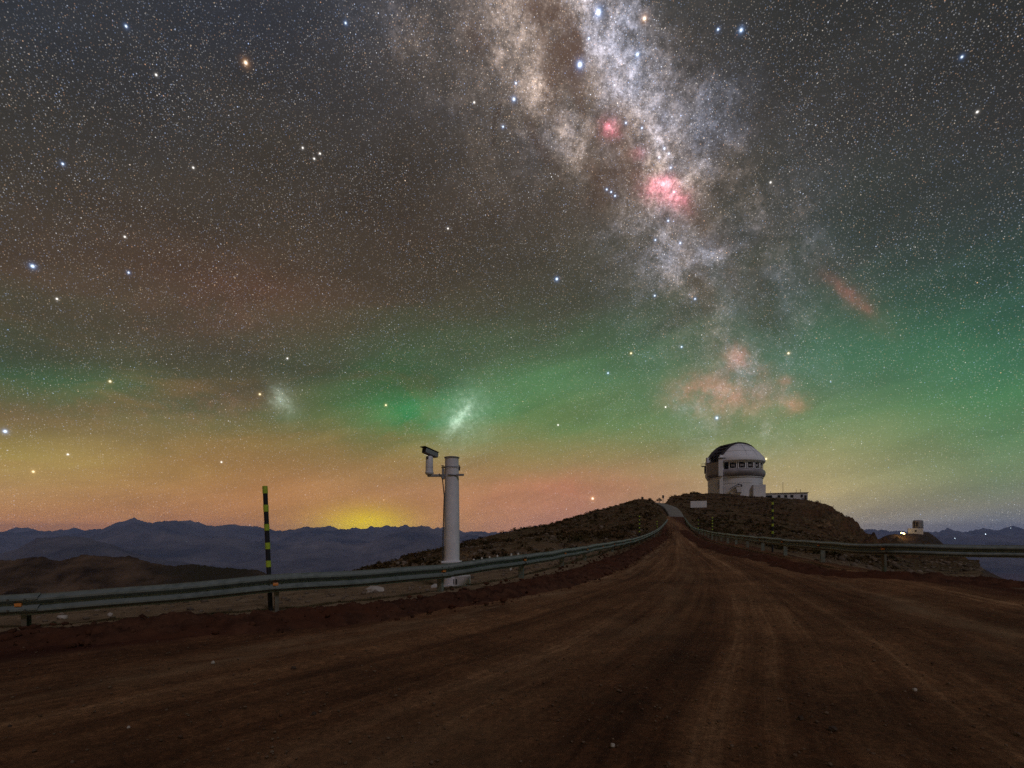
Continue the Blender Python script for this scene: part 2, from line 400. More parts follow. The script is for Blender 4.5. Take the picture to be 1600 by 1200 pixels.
add(990, (3,.03,z),(30,.5,z),(36,.85,z),(48,2.,z),(70,816),(100,797),(130,786.5),(200,2,z),(900,-300,z))
add(1012,(3,.03,z),(42,.95,z),(50,1.35,z),(62,3.,z),(82,811),(112,793),(142,783.5),(220,8,z),(900,-300,z))
add(1028,(3,.04,z),(54,1.3,z),(62,1.75,z),(72,3.6,z),(95,805),(125,791),(158,783.5),(240,12,z),(900,-300,z))
add(1040,(3,.05,z),(60,1.6,z),(85,820.5),(97,811),(112,802),(135,794),(168,784),(260,15,z),(900,-300,z))
add(1050,(3,.05,z),(40,847),(80,820),(108,805.5),(125,799),(160,792),(215,777.5),(330,20,z),(900,-280,z))
add(1066,(3,.05,z),(40,848),(80,823),(108,806),(122,801),(150,792),(230,776),(330,27,z),(900,-250,z))
add(1085,(3,.05,z),(50,842),(68,828),(82,823),(105,814),(150,797),(240,776),(330,28.3,z),(900,-220,z))
add(1110,(3,.05,z),(42,845),(46,842),(56,837),(85,822),(150,798),(290,774),(330,29,z),(900,-200,z))
add(1150,(3,.05,z),(28,.85,z),(31,.95,z),(40,1.3,z),(75,824),(150,799),(290,776.5),(330,28.4,z),(900,-180,z))
add(1200,(3,.05,z),(20,.62,z),(23,.75,z),(30,.8,z),(60,836),(150,803),(290,780),(350,27.5,z),(900,-180,z))
add(1262,(3,.05,z),(16,.46,z),(18.7,.58,z),(25,.5,z),(60,846),(150,814),(290,783),(345,25,z),(900,-180,z))
add(1290,(3,.05,z),(15,.42,z),(17.2,.53,z),(22,.4,z),(60,852),(150,822),(285,793),(340,16,z),(900,-200,z))
add(1325,(3,.05,z),(14,.40,z),(16,.50,z),(20,.3,z),(60,861),(150,842),(275,814),(320,6,z),(900,-220,z))
add(1345,(3,.05,z),(13.5,.4,z),(15.4,.48,z),(20,.25,z),(60,866),(140,856),(270,833),(310,-1,z),(900,-220,z))
add(1370,(3,.05,z),(12.4,.38,z),(14.2,.45,z),(18,.2,z),(55,872),(130,868),(265,852),(310,-12,z),(900,-240,z))
add(1420,(3,.05,z),(11.9,.37,z),(13.6,.42,z),(18,.12,z),(50,877),(120,876),(240,868),(300,-20,z),(900,-250,z))
add(1500,(3,.05,z),(11.2,.33,z),(13.,.37,z),(17,.05,z),(30,885),(60,878),(100,874),(200,-40,z),(900,-260,z))
add(1530,(3,.05,z),(11.,.31,z),(12.8,.35,z),(16,.03,z),(25,889),(45,884),(70,880),(150,-35,z),(900,-260,z))
add(1560,(3,.05,z),(10.8,.29,z),(12.7,.33,z),(15,.05,z),(22,-1.,z),(40,-6,z),(70,-14,z),(150,-50,z),(900,-270,z))
add(1700,(3,.05,z),(10.3,.25,z),(12.,.26,z),(14,.02,z),(22,-1.6,z),(40,-8,z),(70,-20,z),(150,-60,z),(900,-280,z))
add(2100,(3,.04,z),(6,.15,z),(8.4,.2,z),(10,.1,z),(16,-1,z),(40,-12,z),(70,-24,z),(150,-70,z),(700,-280,z))
back = [(3,0),(6,0),(9,0),(14,-.05),(30,-.2),(60,-1),(90,-6),(200,-60),(900,-300)]
allc = [(-PI, back), (-2.0, back)] + KC + [(2.0, back), (PI, back)]
TH = np.array([c[0] for c in allc])
KR = np.array([[k[0] for k in c[1]]+[4000.] for c in allc]); KZ = np.array([[k[1] for k in c[1]]+[-420.] for c in allc])
KR = np.concatenate([np.zeros((len(TH), 1)), KR], 1); KZ = np.concatenate([np.zeros((len(TH), 1)), KZ], 1)

LE = [(-60,-9.5),(-6,-9.5),(1,-11),(3,-10.6),(5.4,-8.2),(6.5,-6.7),(7.4,-4.6),(10,-1.3),(15,.95),(21,3.9),(30,7.3),(48,13.7),(70,20.6),(90,27.0),(110,33.9)]
RE = [(-60,9),(-6,10.5),(6,11.6),(10,11.1),(12.5,10.6),(15,10.8),(20,11.6),(27,13.2),(36,15.3),(50,18.9),(70,24.4),(90,30.4),(110,36.9)]
def xl(y): return np.interp(y, [a for a, b in LE], [b for a, b in LE])
def xr(y): return np.interp(y, [a for a, b in RE], [b for a, b in RE])
# paved road beyond the dirt road, centre line (px, py, depth)
PAVL = [(1045.5,807.5,104.5),(1041,798,128),(1034,791,150),(1022,785.5,178),(1004,783.5,200)]
PAVR = [(1068.5,807,104.5),(1063,798.5,130),(1053,791.5,152),(1036,786.5,180),(1016,784.5,203)]

def sstep(a, b, x):
    t = np.clip((x-a)/(b-a), 0, 1); return t*t*(3-2*t)
def Hbase(x, y):
    x = np.asarray(x, float); y = np.asarray(y, float)
    th = np.arctan2(x, y); r = np.hypot(x, y)
    K = KR.shape[1]
    kr = np.stack([np.interp(th, TH, KR[:, k]) for k in range(K)], -1)
    kz = np.stack([np.interp(th, TH, KZ[:, k]) for k in range(K)], -1)
    hs = np.diff(kr, axis=-1); dl = np.diff(kz, axis=-1)/hs
    mk = np.zeros_like(kz)
    a, b = dl[..., :-1], dl[..., 1:]
    mk[..., 1:-1] = np.where(a*b > 0, 2*a*b/np.where(np.abs(a+b) < 1e-9, 1, a+b), 0)
    mk[..., 0] = dl[..., 0]; mk[..., -1] = dl[..., -1]
    out = np.zeros_like(r)
    for k in range(K-1):
        sel = (r >= kr[..., k]) & ((r < kr[..., k+1]) | (k == K-2))
        h = hs[..., k]; t = np.clip((r-kr[..., k])/h, 0, 1); t2 = t*t; t3 = t2*t
        v = (2*t3-3*t2+1)*kz[..., k] + (t3-2*t2+t)*h*mk[..., k] + (-2*t3+3*t2)*kz[..., k+1] + (t3-t2)*h*mk[..., k+1]
        out = np.where(sel, v, out)
    return out
def cat(pts, n):
    pts = [Vector(p) for p in pts]; out = []
    e = [2*pts[0]-pts[1]] + pts + [2*pts[-1]-pts[-2]]
    for i in range(1, len(e)-2):
        for k in range(n):
            t = k/n; a, b, c, d = e[i-1:i+3]
            out.append(.5*((2*b)+(-a+c)*t+(2*a-5*b+4*c-d)*t*t+(-a+3*b-3*c+d)*t**3))
    out.append(pts[-1]); return out
pvl = cat([P(*p) for p in PAVL], 10); pvr = cat([P(*p) for p in PAVR], 10)
pc = [(a+b)/2 for a, b in zip(pvl, pvr)]
def onroad(x, y):       # positive distance inside the dirt road
    return np.minimum(x-xl(y), xr(y)-x)
def Hs(x, y):
    x = np.asarray(x, float); y = np.asarray(y, float)
    r = np.hypot(x, y); z = Hbase(x, y)
    ins = onroad(x, y); inside = sstep(-.3, .8, ins)*(y < 112)
    amp = sstep(14, 60, r)*(1-inside)
    z = z + amp*(.28*fbm(x/3.1, y/3.1, 4)+.9*sstep(60, 160, r)*fbm(x/14, y/14, 5, True)) 
    px = 800+F*x/np.maximum(y, .1)
    rock = sstep(1215, 1300, px)*sstep(90, 200, r)*(y > 0)*(1-sstep(262, 290, r)*.65)
    z = z + rock*(10*(fbm(x/26, y/26, 6, True, .62)-.42)+2.2*fbm(x/6+3, y/6, 4, True))
    z = z + (1-inside)*sstep(4, 7, r)*(.05*fbm(x*1.1, y*1.1, 4)+.018*fbm(x*5, y*5, 3))
    # the paved road is benched into the slope
    near = (y > 100) & (y < 215) & (np.abs(x-40) < 45)
    if near.any():
        bx, by = x[near], y[near]
        D2 = np.stack([np.hypot(bx-p.x, by-p.y) for p in pc]); j = D2.argmin(0); dmn = D2.min(0)
        w = 1-sstep(2.2, 5.5, dmn); w = w*sstep(104, 110, by)
        zz = np.array([p.z for p in pc])[j]-.25
        zn = z[near]; z = z.copy(); z[near] = zn*(1-w)+zz*w
    z = z + inside*(.022*fbm(x*.5, y*.5, 3)+.012*fbm(x*2.2, y*2.2, 3))
    return z
def Hp(x, y): return float(Hs(np.array([x]), np.array([y]))[0])

M_soil = mat('soil', (.075,.045,.028), (.14,.10,.065), 1.3, .95, .05, 9, c3=(.10,.07,.042))
# ground: hillside colouring needs more than two tones
def ground_material():
    mt = bpy.data.materials.new('ground'); mt.use_nodes = True; t = mt.node_tree; N = t.nodes; L = t.links
    b = N['Principled BSDF']; b.inputs['Roughness'].default_value = .95; b.inputs['Specular IOR Level'].default_value = .1
    g = N.new('ShaderNodeNewGeometry')
    def nz(s, d=6, r=.6):
        n = N.new('ShaderNodeTexNoise'); n.inputs['Scale'].default_value = s; n.inputs['Detail'].default_value = d; n.inputs['Roughness'].default_value = r
        L.new(g.outputs['Position'], n.inputs['Vector']); return n.outputs['Fac']
    def rp(v, st):
        n = N.new('ShaderNodeValToRGB'); L.new(v, n.inputs[0])
        while len(n.color_ramp.elements) < len(st): n.color_ramp.elements.new(.5)
        for e, (p, c) in zip(n.color_ramp.elements, st): e.position = p; e.color = (*c, 1)
        return n.outputs[0]
    def mx(f, a, c, mode='MIX'):
        n = N.new('ShaderNodeMix'); n.data_type = 'RGBA'; n.blend_type = mode
        (L.new(f, n.inputs[0]) if hasattr(f, 'links') else setattr(n.inputs[0], 'default_value', f)); L.new(a, n.inputs[6]); L.new(c, n.inputs[7]); return n.outputs[2]
    near = rp(nz(2.2, 9, .7), [(.3,(.10,.062,.034)),(.5,(.19,.125,.072)),(.7,(.28,.20,.125))])
    far = rp(nz(.16, 9, .72), [(.34,(.030,.016,.009)),(.44,(.12,.060,.027)),(.56,(.085,.056,.026)),(.68,(.26,.15,.075))])
    mott = rp(nz(1.1, 6, .75), [(.35,(.35,.35,.35)),(.65,(1.5,1.5,1.5))])
    far = mx(1.0, far, mott, 'MULTIPLY')
    at = N.new('ShaderNodeAttribute'); at.attribute_name = 'far'
    L.new(mx(at.outputs['Fac'], near, far), b.inputs['Base Color'])
    n3 = nz(7, 9, .75); bp = N.new('ShaderNodeBump'); bp.inputs['Distance'].default_value = .06; L.new(n3, bp.inputs['Height'])
    n4 = nz(.35, 8, .7); bp2 = N.new('ShaderNodeBump'); bp2.inputs['Distance'].default_value = .9; L.new(n4, bp2.inputs['Height'])
    L.new(bp.outputs[0], bp2.inputs['Normal'])
    mm = N.new('ShaderNodeMath'); mm.operation = 'MULTIPLY'; L.new(at.outputs['Fac'], mm.inputs[0]); mm.inputs[1].default_value = 1; L.new(mm.outputs[0], bp2.inputs['Strength'])
    L.new(bp2.outputs[0], b.inputs['Normal'])
    return mt
M_ground = ground_material()
def grid_faces(nr, nc, wrap=False):
    i = np.arange(nr-1)[:, None]; j = np.arange(nc if wrap else nc-1)[None, :]
    j2 = (j+1) % nc
    return np.stack([i*nc+j, i*nc+j2, (i+1)*nc+j2, (i+1)*nc+j], -1).reshape(-1, 4)
ths = np.concatenate([np.linspace(-PI, -.95, 70)[:-1], np.linspace(-.95, .95, 900), np.linspace(.95, PI, 70)[1:-1]])
rs = np.concatenate([[.0], np.geomspace(1.2, 120, 260), np.geomspace(120, 420, 150)[1:], np.geomspace(420, 4000, 60)[1:]])
TT2, RR = np.meshgrid(ths, rs); X = RR*np.sin(TT2); Y = RR*np.cos(TT2); ZZ = Hs(X, Y)
ins = onroad(X, Y); ZZ = ZZ - .10*sstep(.0, .5, ins)*(Y < 108)
V = np.stack([X, Y, ZZ], -1).reshape(-1, 3)
gr = meshobj('ground', V, grid_faces(len(rs), len(ths), True)[:, ::-1], M_ground, None, True, 'structure')
at = gr.data.attributes.new('far', 'FLOAT', 'POINT'); at.data.foreach_set('value', sstep(16, 40, RR).ravel().astype(np.float32))

# ------------------------------------------------------------------ dirt road
def soft(fn, y):
    return np.mean([fn(y+k_*(2.2+.42*np.abs(y))) for k_ in np.linspace(-1, 1, 31)], 0)
def road_material():
    mt = bpy.data.materials.new('dirt_road'); mt.use_nodes = True; t = mt.node_tree; N = t.nodes; L = t.links
    b = N['Principled BSDF']; b.inputs['Roughness'].default_value = .93; b.inputs['Specular IOR Level'].default_value = .15
    uv = N.new('ShaderNodeUVMap'); uv.uv_map = 'UVMap'; g = N.new('ShaderNodeNewGeometry')
    def nz(s, d=6, r=.6, st=None, dist=0):
        n = N.new('ShaderNodeTexNoise'); n.inputs['Scale'].default_value = s; n.inputs['Detail'].default_value = d; n.inputs['Roughness'].default_value = r; n.inputs['Distortion'].default_value = dist
        if st:
            mp = N.new('ShaderNodeMapping'); mp.inputs['Scale'].default_value = st; L.new(uv.outputs[0], mp.inputs[0]); L.new(mp.outputs[0], n.inputs['Vector'])
        else: L.new(g.outputs['Position'], n.inputs['Vector'])
        return n.outputs['Fac']
    def rp(v, st):
        n = N.new('ShaderNodeValToRGB'); L.new(v, n.inputs[0])
        while len(n.color_ramp.elements) < len(st): n.color_ramp.elements.new(.5)
        for e, (p, c) in zip(n.color_ramp.elements, st): e.position = p; e.color = (*c, 1)
        return n.outputs[0]
    def mx(f, a, c, mode='MIX'):
        n = N.new('ShaderNodeMix'); n.data_type = 'RGBA'; n.blend_type = mode
        (L.new(f, n.inputs[0]) if hasattr(f, 'links') else setattr(n.inputs[0], 'default_value', f)); L.new(a, n.inputs[6]); L.new(c, n.inputs[7]); return n.outputs[2]
    base = rp(nz(1, 9, .74, (22, .035, 1)), [(.32,(.055,.020,.009)),(.44,(.120,.051,.022)),(.55,(.185,.088,.040)),(.67,(.33,.185,.095))])
    blot = rp(nz(.9, 9, .74), [(.32,(.55,.50,.48)),(.5,(1,.97,.93)),(.68,(1.5,1.5,1.45))])
    b2_ = rp(nz(1, 5, .6, (6, .05, 1)), [(.38,(.70,.62,.58)),(.62,(1.25,1.25,1.22))])
    base = mx(1., base, b2_, 'MULTIPLY')
    c = mx(1., base, blot, 'MULTIPLY')
    grit = rp(nz(16, 10, .88), [(.36,(.45,.43,.43)),(.5,(1,1,1)),(.62,(1.75,1.75,1.75))])
    c = mx(1., c, grit, 'MULTIPLY')
    # dusty pale wheel tracks that fan out with the road
    sp0 = N.new('ShaderNodeSeparateXYZ'); L.new(uv.outputs[0], sp0.inputs[0])
    w0 = N.new('ShaderNodeMath'); w0.operation = 'MULTIPLY_ADD'; L.new(nz(.35, 5, .6), w0.inputs[0]); w0.inputs[1].default_value = .16; L.new(sp0.outputs[0], w0.inputs[2])
    trk = rp(w0.outputs[0], [(.0,(0,0,0)),(.24,(0,0,0)),(.275,(.8,.8,.8)),(.31,(.05,.05,.05)),(.45,(0,0,0)),(.50,(.3,.3,.3)),(.56,(0,0,0)),(.74,(0,0,0)),(.785,(.6,.6,.6)),(.82,(0,0,0)),(1.,(0,0,0))])
    pm = rp(nz(1, 7, .7, (22, .5, 1), .2), [(.40,(0,0,0)),(.62,(1,1,1))])
    dust = N.new('ShaderNodeRGB'); dust.outputs[0].default_value = (.36,.215,.11,1)
    fm = mx(1., trk, pm, 'MULTIPLY'); c = mx(fm, c, dust.outputs[0])
    # loose red soil along both edges
    sp = N.new('ShaderNodeSeparateXYZ'); L.new(uv.outputs[0], sp.inputs[0])
    w = N.new('ShaderNodeMath'); w.operation = 'MULTIPLY_ADD'; L.new(nz(.8, 4, .6), w.inputs[0]); w.inputs[1].default_value = .10; L.new(sp.outputs[0], w.inputs[2])
    e = rp(w.outputs[0], [(.0,(1,1,1)),(.10,(1,1,1)),(.15,(0,0,0)),(.90,(0,0,0)),(1.,(1,1,1))])
    red = rp(nz(1, 5, .6, (16, .3, 1)), [(.35,(.040,.010,.005)),(.65,(.115,.036,.016))])
    c = mx(e, c, red)
    spk = rp(nz(60, 3, .5), [(.70,(0,0,0)),(.76,(1,1,1))])
    pale = N.new('ShaderNodeRGB'); pale.outputs[0].default_value = (.30,.22,.15,1)
    c = mx(spk, c, pale.outputs[0])
    L.new(c, b.inputs['Base Color'])
    h1 = nz(1, 7, .6, (14, .35, 1)); h2 = nz(30, 8, .8); h3 = nz(5, 6, .7)
    p = None
    for h, dd in ((h1, .05), (h3, .05), (h2, .03)):
        bp = N.new('ShaderNodeBump'); bp.inputs['Distance'].default_value = dd; L.new(h, bp.inputs['Height'])
        if p: L.new(p, bp.inputs['Normal'])
        p = bp.outputs[0]
    L.new(p, b.inputs['Normal'])
    return mt
ys = np.concatenate([np.linspace(-60, -2, 40)[:-1], np.linspace(-2, 9, 260), np.geomspace(9, 110, 300)[1:]])
ss = np.linspace(0, 1, 301)
YY, SS = np.meshgrid(ys, ss, indexing='ij'); XX = xl(YY)-.35+(xr(YY)-xl(YY)+.7)*SS
ZR = Hs(XX, YY)
edge = np.minimum(SS, 1-SS)*(xr(YY)-xl(YY)+.7)
wd = (xr(YY)-xl(YY))
US = (XX-soft(xl, YY))/(soft(xr, YY)-soft(xl, YY))
rut = .030*fbm(US*26, YY*.10, 4)+.014*fbm(XX*6, YY*6, 4)
ZR = ZR + rut*sstep(.5, 1.5, edge) - .12*(1-sstep(0, .45, edge)) + .006
road = meshobj('dirt_road', np.stack([XX, YY, ZR], -1).reshape(-1, 3), grid_faces(len(ys), len(ss))[:, ::-1], road_material(), None, True, 'structure', uv=np.stack([(XX-soft(xl, YY))/(soft(xr, YY)-soft(xl, YY)), YY*1.0], -1).reshape(-1, 2))

# paved road going on over the saddle
vs = []
pvl.insert(0, pvl[0]+Vector((-.2,-1.5,-1.2))); pvr.insert(0, pvr[0]+Vector((-.2,-1.5,-1.2))); pc.insert(0, (pvl[0]+pvr[0])/2)
for i, (l_, r_) in enumerate(zip(pvl, pvr)):
    vs.append(tuple(l_+Vector((0, 0, -1.2))))
    for k in range(9): q = l_.lerp(r_, k/8); vs.append((q.x, q.y, q.z+.03+.04*math.sin(k/8*PI)))
    vs.append(tuple(r_+Vector((0, 0, -1.2))))
meshobj('paved_road', np.array(vs), grid_faces(len(pc), 11)[:, ::-1], mat('paving', (.16,.14,.12), (.25,.22,.19), .5, .9, c3=(.2,.17,.14)), None, True, 'structure')

# ------------------------------------------------------------------ soil berm in front of the left rail, strip by the right rail
def railcurve(pts, step=.25):
    c = cat([P(*p) for p in pts], 40); out = [c[0]]; acc = 0
    res = [c[0]]; 
    for a, b in zip(c[:-1], c[1:]):
        L0 = (b-a).length
        while acc+L0 >= step:
            t = (step-acc)/L0; a = a.lerp(b, t); res.append(a.copy()); L0 = (b-a).length; acc = 0
        acc += L0
    return res
RLc = railcurve(railL); RRc = railcurve(railR)
def nrm(c, i):
    t = c[min(i+1, len(c)-1)]-c[max(0, i-1)]; t.z = 0; t.normalize(); return t
M_berm = mat('loose_soil', (.042,.017,.010), (.115,.048,.026), 3.2, .97, .05, 14, c3=(.085,.030,.015), spec=.1)
def berm(c, side, i1, o0, o1, hgt, name, seed, label=None):
    # finer points along the curve
    n = i1*5; K = 44
    V = np.zeros((n, K, 3))
    idx = np.linspace(0, i1-1, n)
    cx = np.interp(idx, range(len(c)), [p.x for p in c]); cy = np.interp(idx, range(len(c)), [p.y for p in c])
    tx = np.gradient(cx); ty = np.gradient(cy); l = np.hypot(tx, ty); tx /= l; ty /= l
    nx, ny = ty*side, -tx*side                   # towards the road
    u = np.linspace(0, 1, K)[None, :]
    wob = .25*fbm(idx[:, None]*.09+seed, idx[:, None]*0+seed, 3)
    off = o0+(o1-o0)*u + wob*u
    x = cx[:, None]+nx[:, None]*off; y = cy[:, None]+ny[:, None]*off
    prof = np.sin(PI*np.clip(u, 0, 1))**.8
    h = hgt*prof*(.75+.55*fbm(x*.8+seed, y*.8, 4)) + prof*(.12*fbm(x*2.6, y*2.6+seed, 4, True)+.07*fbm(x*9, y*9, 4, True))
    fade = np.minimum(1, np.minimum(idx, i1-1-idx)/16)[:, None]
    z = Hs(x, y)+h*fade-.05*(1-prof)-.02+(1-fade)*-.08
    V[..., 0] = x; V[..., 1] = y; V[..., 2] = z
    f = grid_faces(n, K)
    if side > 0: f = f[:, ::-1]
    return meshobj(name, V.reshape(-1, 3), f, M_berm, None, True, 'structure')
berm(RLc, 1, 240, .12, 1.75, .13, 'soil_berm', 3.)
berm(RRc, -1, 260, .45, 2.0, .07, 'soil_berm', 9.)

# ------------------------------------------------------------------ far land
M_dark = mat('dark_hill', (.035,.022,.013), (.16,.10,.06), .035, .95, 4, .09, c3=(.045,.036,.02), spec=.05, detail=10)
M_mtn = mat('mountain_rock', (.07,.065,.070), (.25,.21,.20), .0009, .95, 90, .0022, spec=.0, detail=9)
M_valley = mat('valley_floor', (.11,.075,.075), (.18,.13,.13), .0004, .95, spec=.0)
def ridge(name, crest, dc, dn, df, z0, mtl, amp, sc_, seed, nth=700, nr=70, zb=None, jag=.0, jw=400):
    """crest: (px,py) silhouette; dc crest distance; dn, df near and far foot; z0 foot height"""
    a = np.array([math.atan((p-800)/F) for p, q in crest]); zc = np.array([EYE+(HY-q)/F*dc for p, q in crest])
    th = np.linspace(a[0], a[-1], nth)
    zz = np.interp(th, a, zc)
    fade = np.minimum(1, np.minimum(th-a[0], a[-1]-th)/.02)
    d = np.concatenate([np.linspace(dn, dc, int(nr*.7)), np.linspace(dc, df, nr-int(nr*.7))[1:]])
    T, Dd = np.meshgrid(th, d); x = Dd*np.tan(T); y = Dd
    up = np.where(Dd <= dc, (Dd-dn)/(dc-dn), 1-(Dd-dc)/(df-dc))
    n1 = fbm(x/sc_+seed, y/sc_, 6, True, .55)
    shp = up**1.25
    bell = np.sin(PI*np.clip(up, 0, 1))*1.0
    Zc = z0+(zz-z0)[None, :]*shp + amp*bell*n1 + jag*up**3*fbm(x/jw+seed, y*0+seed, 5, False, .6)
    return meshobj(name, np.stack([x, y, Zc], -1).reshape(-1, 3), grid_faces(len(d), nth)[:, ::-1], mtl, None, True, 'structure')
ridge('hill', [(-700,930),(-300,890),(-100,882),(0,878),(60,876),(90,878),(110,874),(130,870.5),(165,872),(200,869),(215,872),(240,880),(275,885),(310,883),(360,884),(400,893),(445,906),(500,922),(560,940),(640,970)],
      420, 150, 700, -120, M_dark, 17, 55, 3.1, nr=140, jag=4.5, jw=26)
ridge('mountain', [(-500,850),(-100,868),(0,866),(18,862),(50,846),(58,841),(95,838.5),(130,841),(165,850),(200,862),(250,874),(330,888),(420,905)],
      4200, 2600, 6500, -420, M_mtn, 150, 900, 7.7, jag=30, jw=160)
ridge('mountain_range', [(-900,820),(-300,838),(-60,836),(0,838),(60,835),(110,833),(160,824),(180,817.5),(196,817),(210,812),(226,817),(245,820),(280,818),(310,822),(360,821),(400,827),(440,829),(470,825),(500,823),(540,826),(580,829),(640,827),(700,832),(780,838),(850,846),(950,852),(1200,850),(1420,848),(1480,843),(1540,838),(1600,840),(1700,836),(2300,838),(2900,830)],
      11000, 5200, 14500, -420, M_mtn, 420, 2300, 1.3, nth=1500, nr=150, jag=190, jw=480)
ridge('mountain_range', [(-900,818),(-300,822),(-60,826),(0,829),(30,827.5),(60,830),(95,826),(130,828),(170,832),(300,828),(420,831),(500,828),(560,824),(590,821.5),(620,826),(660,823),(700,825.5),(740,828),(770,830),(850,832),(1200,834),(1370,829),(1400,827),(1450,830),(1480,829),(1540,830),(1570,826),(1600,826),(1700,822),(2300,826),(2900,820)],
      13800, 11800, 16500, -420, M_mtn, 150, 2600, 4.9, nth=1500, nr=60, jag=170, jw=420)
vg = np.linspace(-17300, 17300, 60); gx, gy = np.meshgrid(vg, vg)
meshobj('valley_floor', np.stack([gx, gy, -380+0*gx], -1).reshape(-1, 3), grid_faces(60, 60), M_valley, None, False, 'structure')
# rocky spur carrying the second telescope
M_spur = mat('spur_rock', (.035,.022,.014), (.10,.065,.038), .09, .95, 1.0, .3, c3=(.05,.036,.022), spec=.05, detail=8)
ridge('hill', [(1290,900),(1350,850),(1371,843),(1380,838),(1388,835),(1398,833.5),(1408,835),(1420,832.5),(1430,831),(1444,830),(1452,832),(1462,839),(1473,849),(1490,860),(1530,885),(1600,920)],
      700, 480, 900, -80, M_spur, 9, 60, 8.2, nth=260, nr=90, jag=2.0)

# ------------------------------------------------------------------ guardrails
M_galv = mat('galvanised_steel', (.13,.152,.14), (.22,.245,.228), 7, .55, .0008, 60, metal=.35, c3=(.19,.21,.195), spec=.5)
M_post = mat('post_steel', (.13,.15,.13), (.22,.24,.21), 9, .6, .0008, 50, metal=.4, c3=(.16,.13,.10))
M_refl = mat('amber_reflector', (.75,.27,.06), (.55,.18,.04), 60, .35, spec=.5)
M_bolt = mat('bolt_steel', (.10,.10,.09), rough=.5, metal=.6)
WPROF = [(0.0,.0),(.0,-.018),(.060,-.048),(.081,-.062),(.081,-.092),(.060,-.106),(.012,-.138),(.0,-.150),(.0,-.162),(.012,-.174),(.060,-.206),(.081,-.220),(.081,-.250),(.060,-.264),(.0,-.294),(.0,-.312)]
def beam(mb, c, i0, i1, side, back):
    loop = [(a+.004-back, b) for a, b in WPROF]+[(a-back, b) for a, b in WPROF[::-1]]
    n = len(loop); vs = []; fs = []
    for i in range(i0, i1+1):
        t = nrm(c, i); s = Vector((t.y, -t.x, 0))*side
        for a, b in loop: jj = Vector((0, 0, .010*math.sin(i*.19+i0)+.008*math.sin(i*.61)))+s*(.010*math.sin(i*.33+i0*1.7)); vs.append(c[i]+s*a+Vector((0, 0, b))+jj)
    for i in range(i1-i0):
        for k in range(n):
            fs.append((i*n+k, i*n+(k+1) % n, (i+1)*n+(k+1) % n, (i+1)*n+k))
    fs.append(tuple(range(n))); fs.append(tuple((i1-i0)*n+k for k in range(n))[::-1])
    mb.add(vs, fs)
def guardrail(c, side, start, label):
    root = empty('guardrail', c[start], label, 'guardrail')
    def loc(o):                                            # geometry is in world coordinates
        o.parent = root; o.matrix_parent_inverse = Matrix.Translation(-Vector(c[start]))
        return o
    step = 14; n = len(c); i = start % step; k = 0
    secs = list(range(i, n-1, step)); 
    if i > 0: secs = [0]+secs
    for q, i0 in enumerate(secs):
        i1 = (secs[q+1] if q+1 < len(secs) else n-1)
        if i1 <= i0: continue
        mb = MB(); beam(mb, c, i0, min(i1+1, n-1), side, .012*(q % 2))
        loc(mb.build('beam', M_galv, None, False))
    for q, i0 in enumerate(range(i, n, step)):
        t = nrm(c, i0); s = Vector((t.y, -t.x, 0))*side; p = c[i0]; ang = math.atan2(t.y, t.x)
        far = p.length > 60
        pz = Hp(p.x-s.x*.12, p.y-s.y*.12)
        mb = MB(); h0 = pz-.35; h1 = p.z-.02; cc = p-s*.105
        # C shaped post: web and two flanges
        mb.box((cc.x, cc.y, (h0+h1)/2), (.135, .006, h1-h0), ang+PI/2)
        for e in (-1, 1):
            w = cc+s*(.0675*e)+t*.03; mb.box((w.x, w.y, (h0+h1)/2), (.066, .006, h1-h0), ang)
        loc(mb.build('post', M_post))
        if not far:
            mb = MB(); w = p-s*.018+Vector((0, 0, -.156)); mb.box(w, (.11, .034, .26), ang); loc(mb.build('spacer', M_post))
            mb = MB()
            for dz in (-.075, -.235):
                for dt in (-.10, .10):
                    w = p+s*.082+t*dt+Vector((0, 0, dz)); mb.tube([w, w+s*.014], .016, 8)
            tag(loc(mb.build('bolts', M_bolt)), kind='stuff')
            w = p+s*.036+Vector((0, 0, -.156)); mb = MB(); mb.box(w, (.085, .05, .05), ang, bev=.006)
            loc(mb.build('reflector', M_refl))
    return root
iL = min(range(len(RLc)), key=lambda i: abs(800+F*RLc[i].x/RLc[i].y-19) if RLc[i].y > 0 else 1e9)
iR = min(range(len(RRc)), key=lambda i: abs(800+F*RRc[i].x/RRc[i].y-1381))
guardrail(RLc, 1, iL, 'curved steel guardrail along the left road edge, in front of the white camera post')
guardrail(RRc, -1, iR, 'long curved steel guardrail along the right edge of the dirt road, below the observatory hill')

# ------------------------------------------------------------------ striped marker poles
M_black = mat('black_paint', (.012,.012,.016), (.02,.02,.025), 20, .6)
M_yel = mat('yellow_green_band', (.34,.46,.03), (.42,.52,.05), 14, .5, spec=.4)
def marker(px, pytop, pyfoot_guess, d, width, bands, label, lean=0, name='marker_pole'):
    b = P(px+lean, 0, d); zf = Hp(b.x, b.y)-.05; zt = EYE+(HY-pytop)/F*d
    root = empty(name, (b.x, b.y, zf), label, 'marker pole', group='striped marker poles beside the road')
    H = zt-zf; r = width/2
    tilt = -lean/F*d
    def at(h): return Vector((tilt*h/H, 0, h))
    MB().tube([at(0), at(H*.5), at(H)], r, 12).build('pole', M_black, root, True)
    for b0, b1 in bands:
        z1 = EYE+(HY-b0)/F*d-zf; z0_ = EYE+(HY-b1)/F*d-zf
        MB().tube([at(z0_), at(z1)], r+.004, 12).build('band', M_yel, root, True)
marker(414, 760, 905, 9.15, .08, [(759.5,771),(789,799.5),(819,829),(848,858),(876,886)], 'tall black pole with yellow-green bands standing behind the left guardrail, nearest of the striped poles', lean=9)
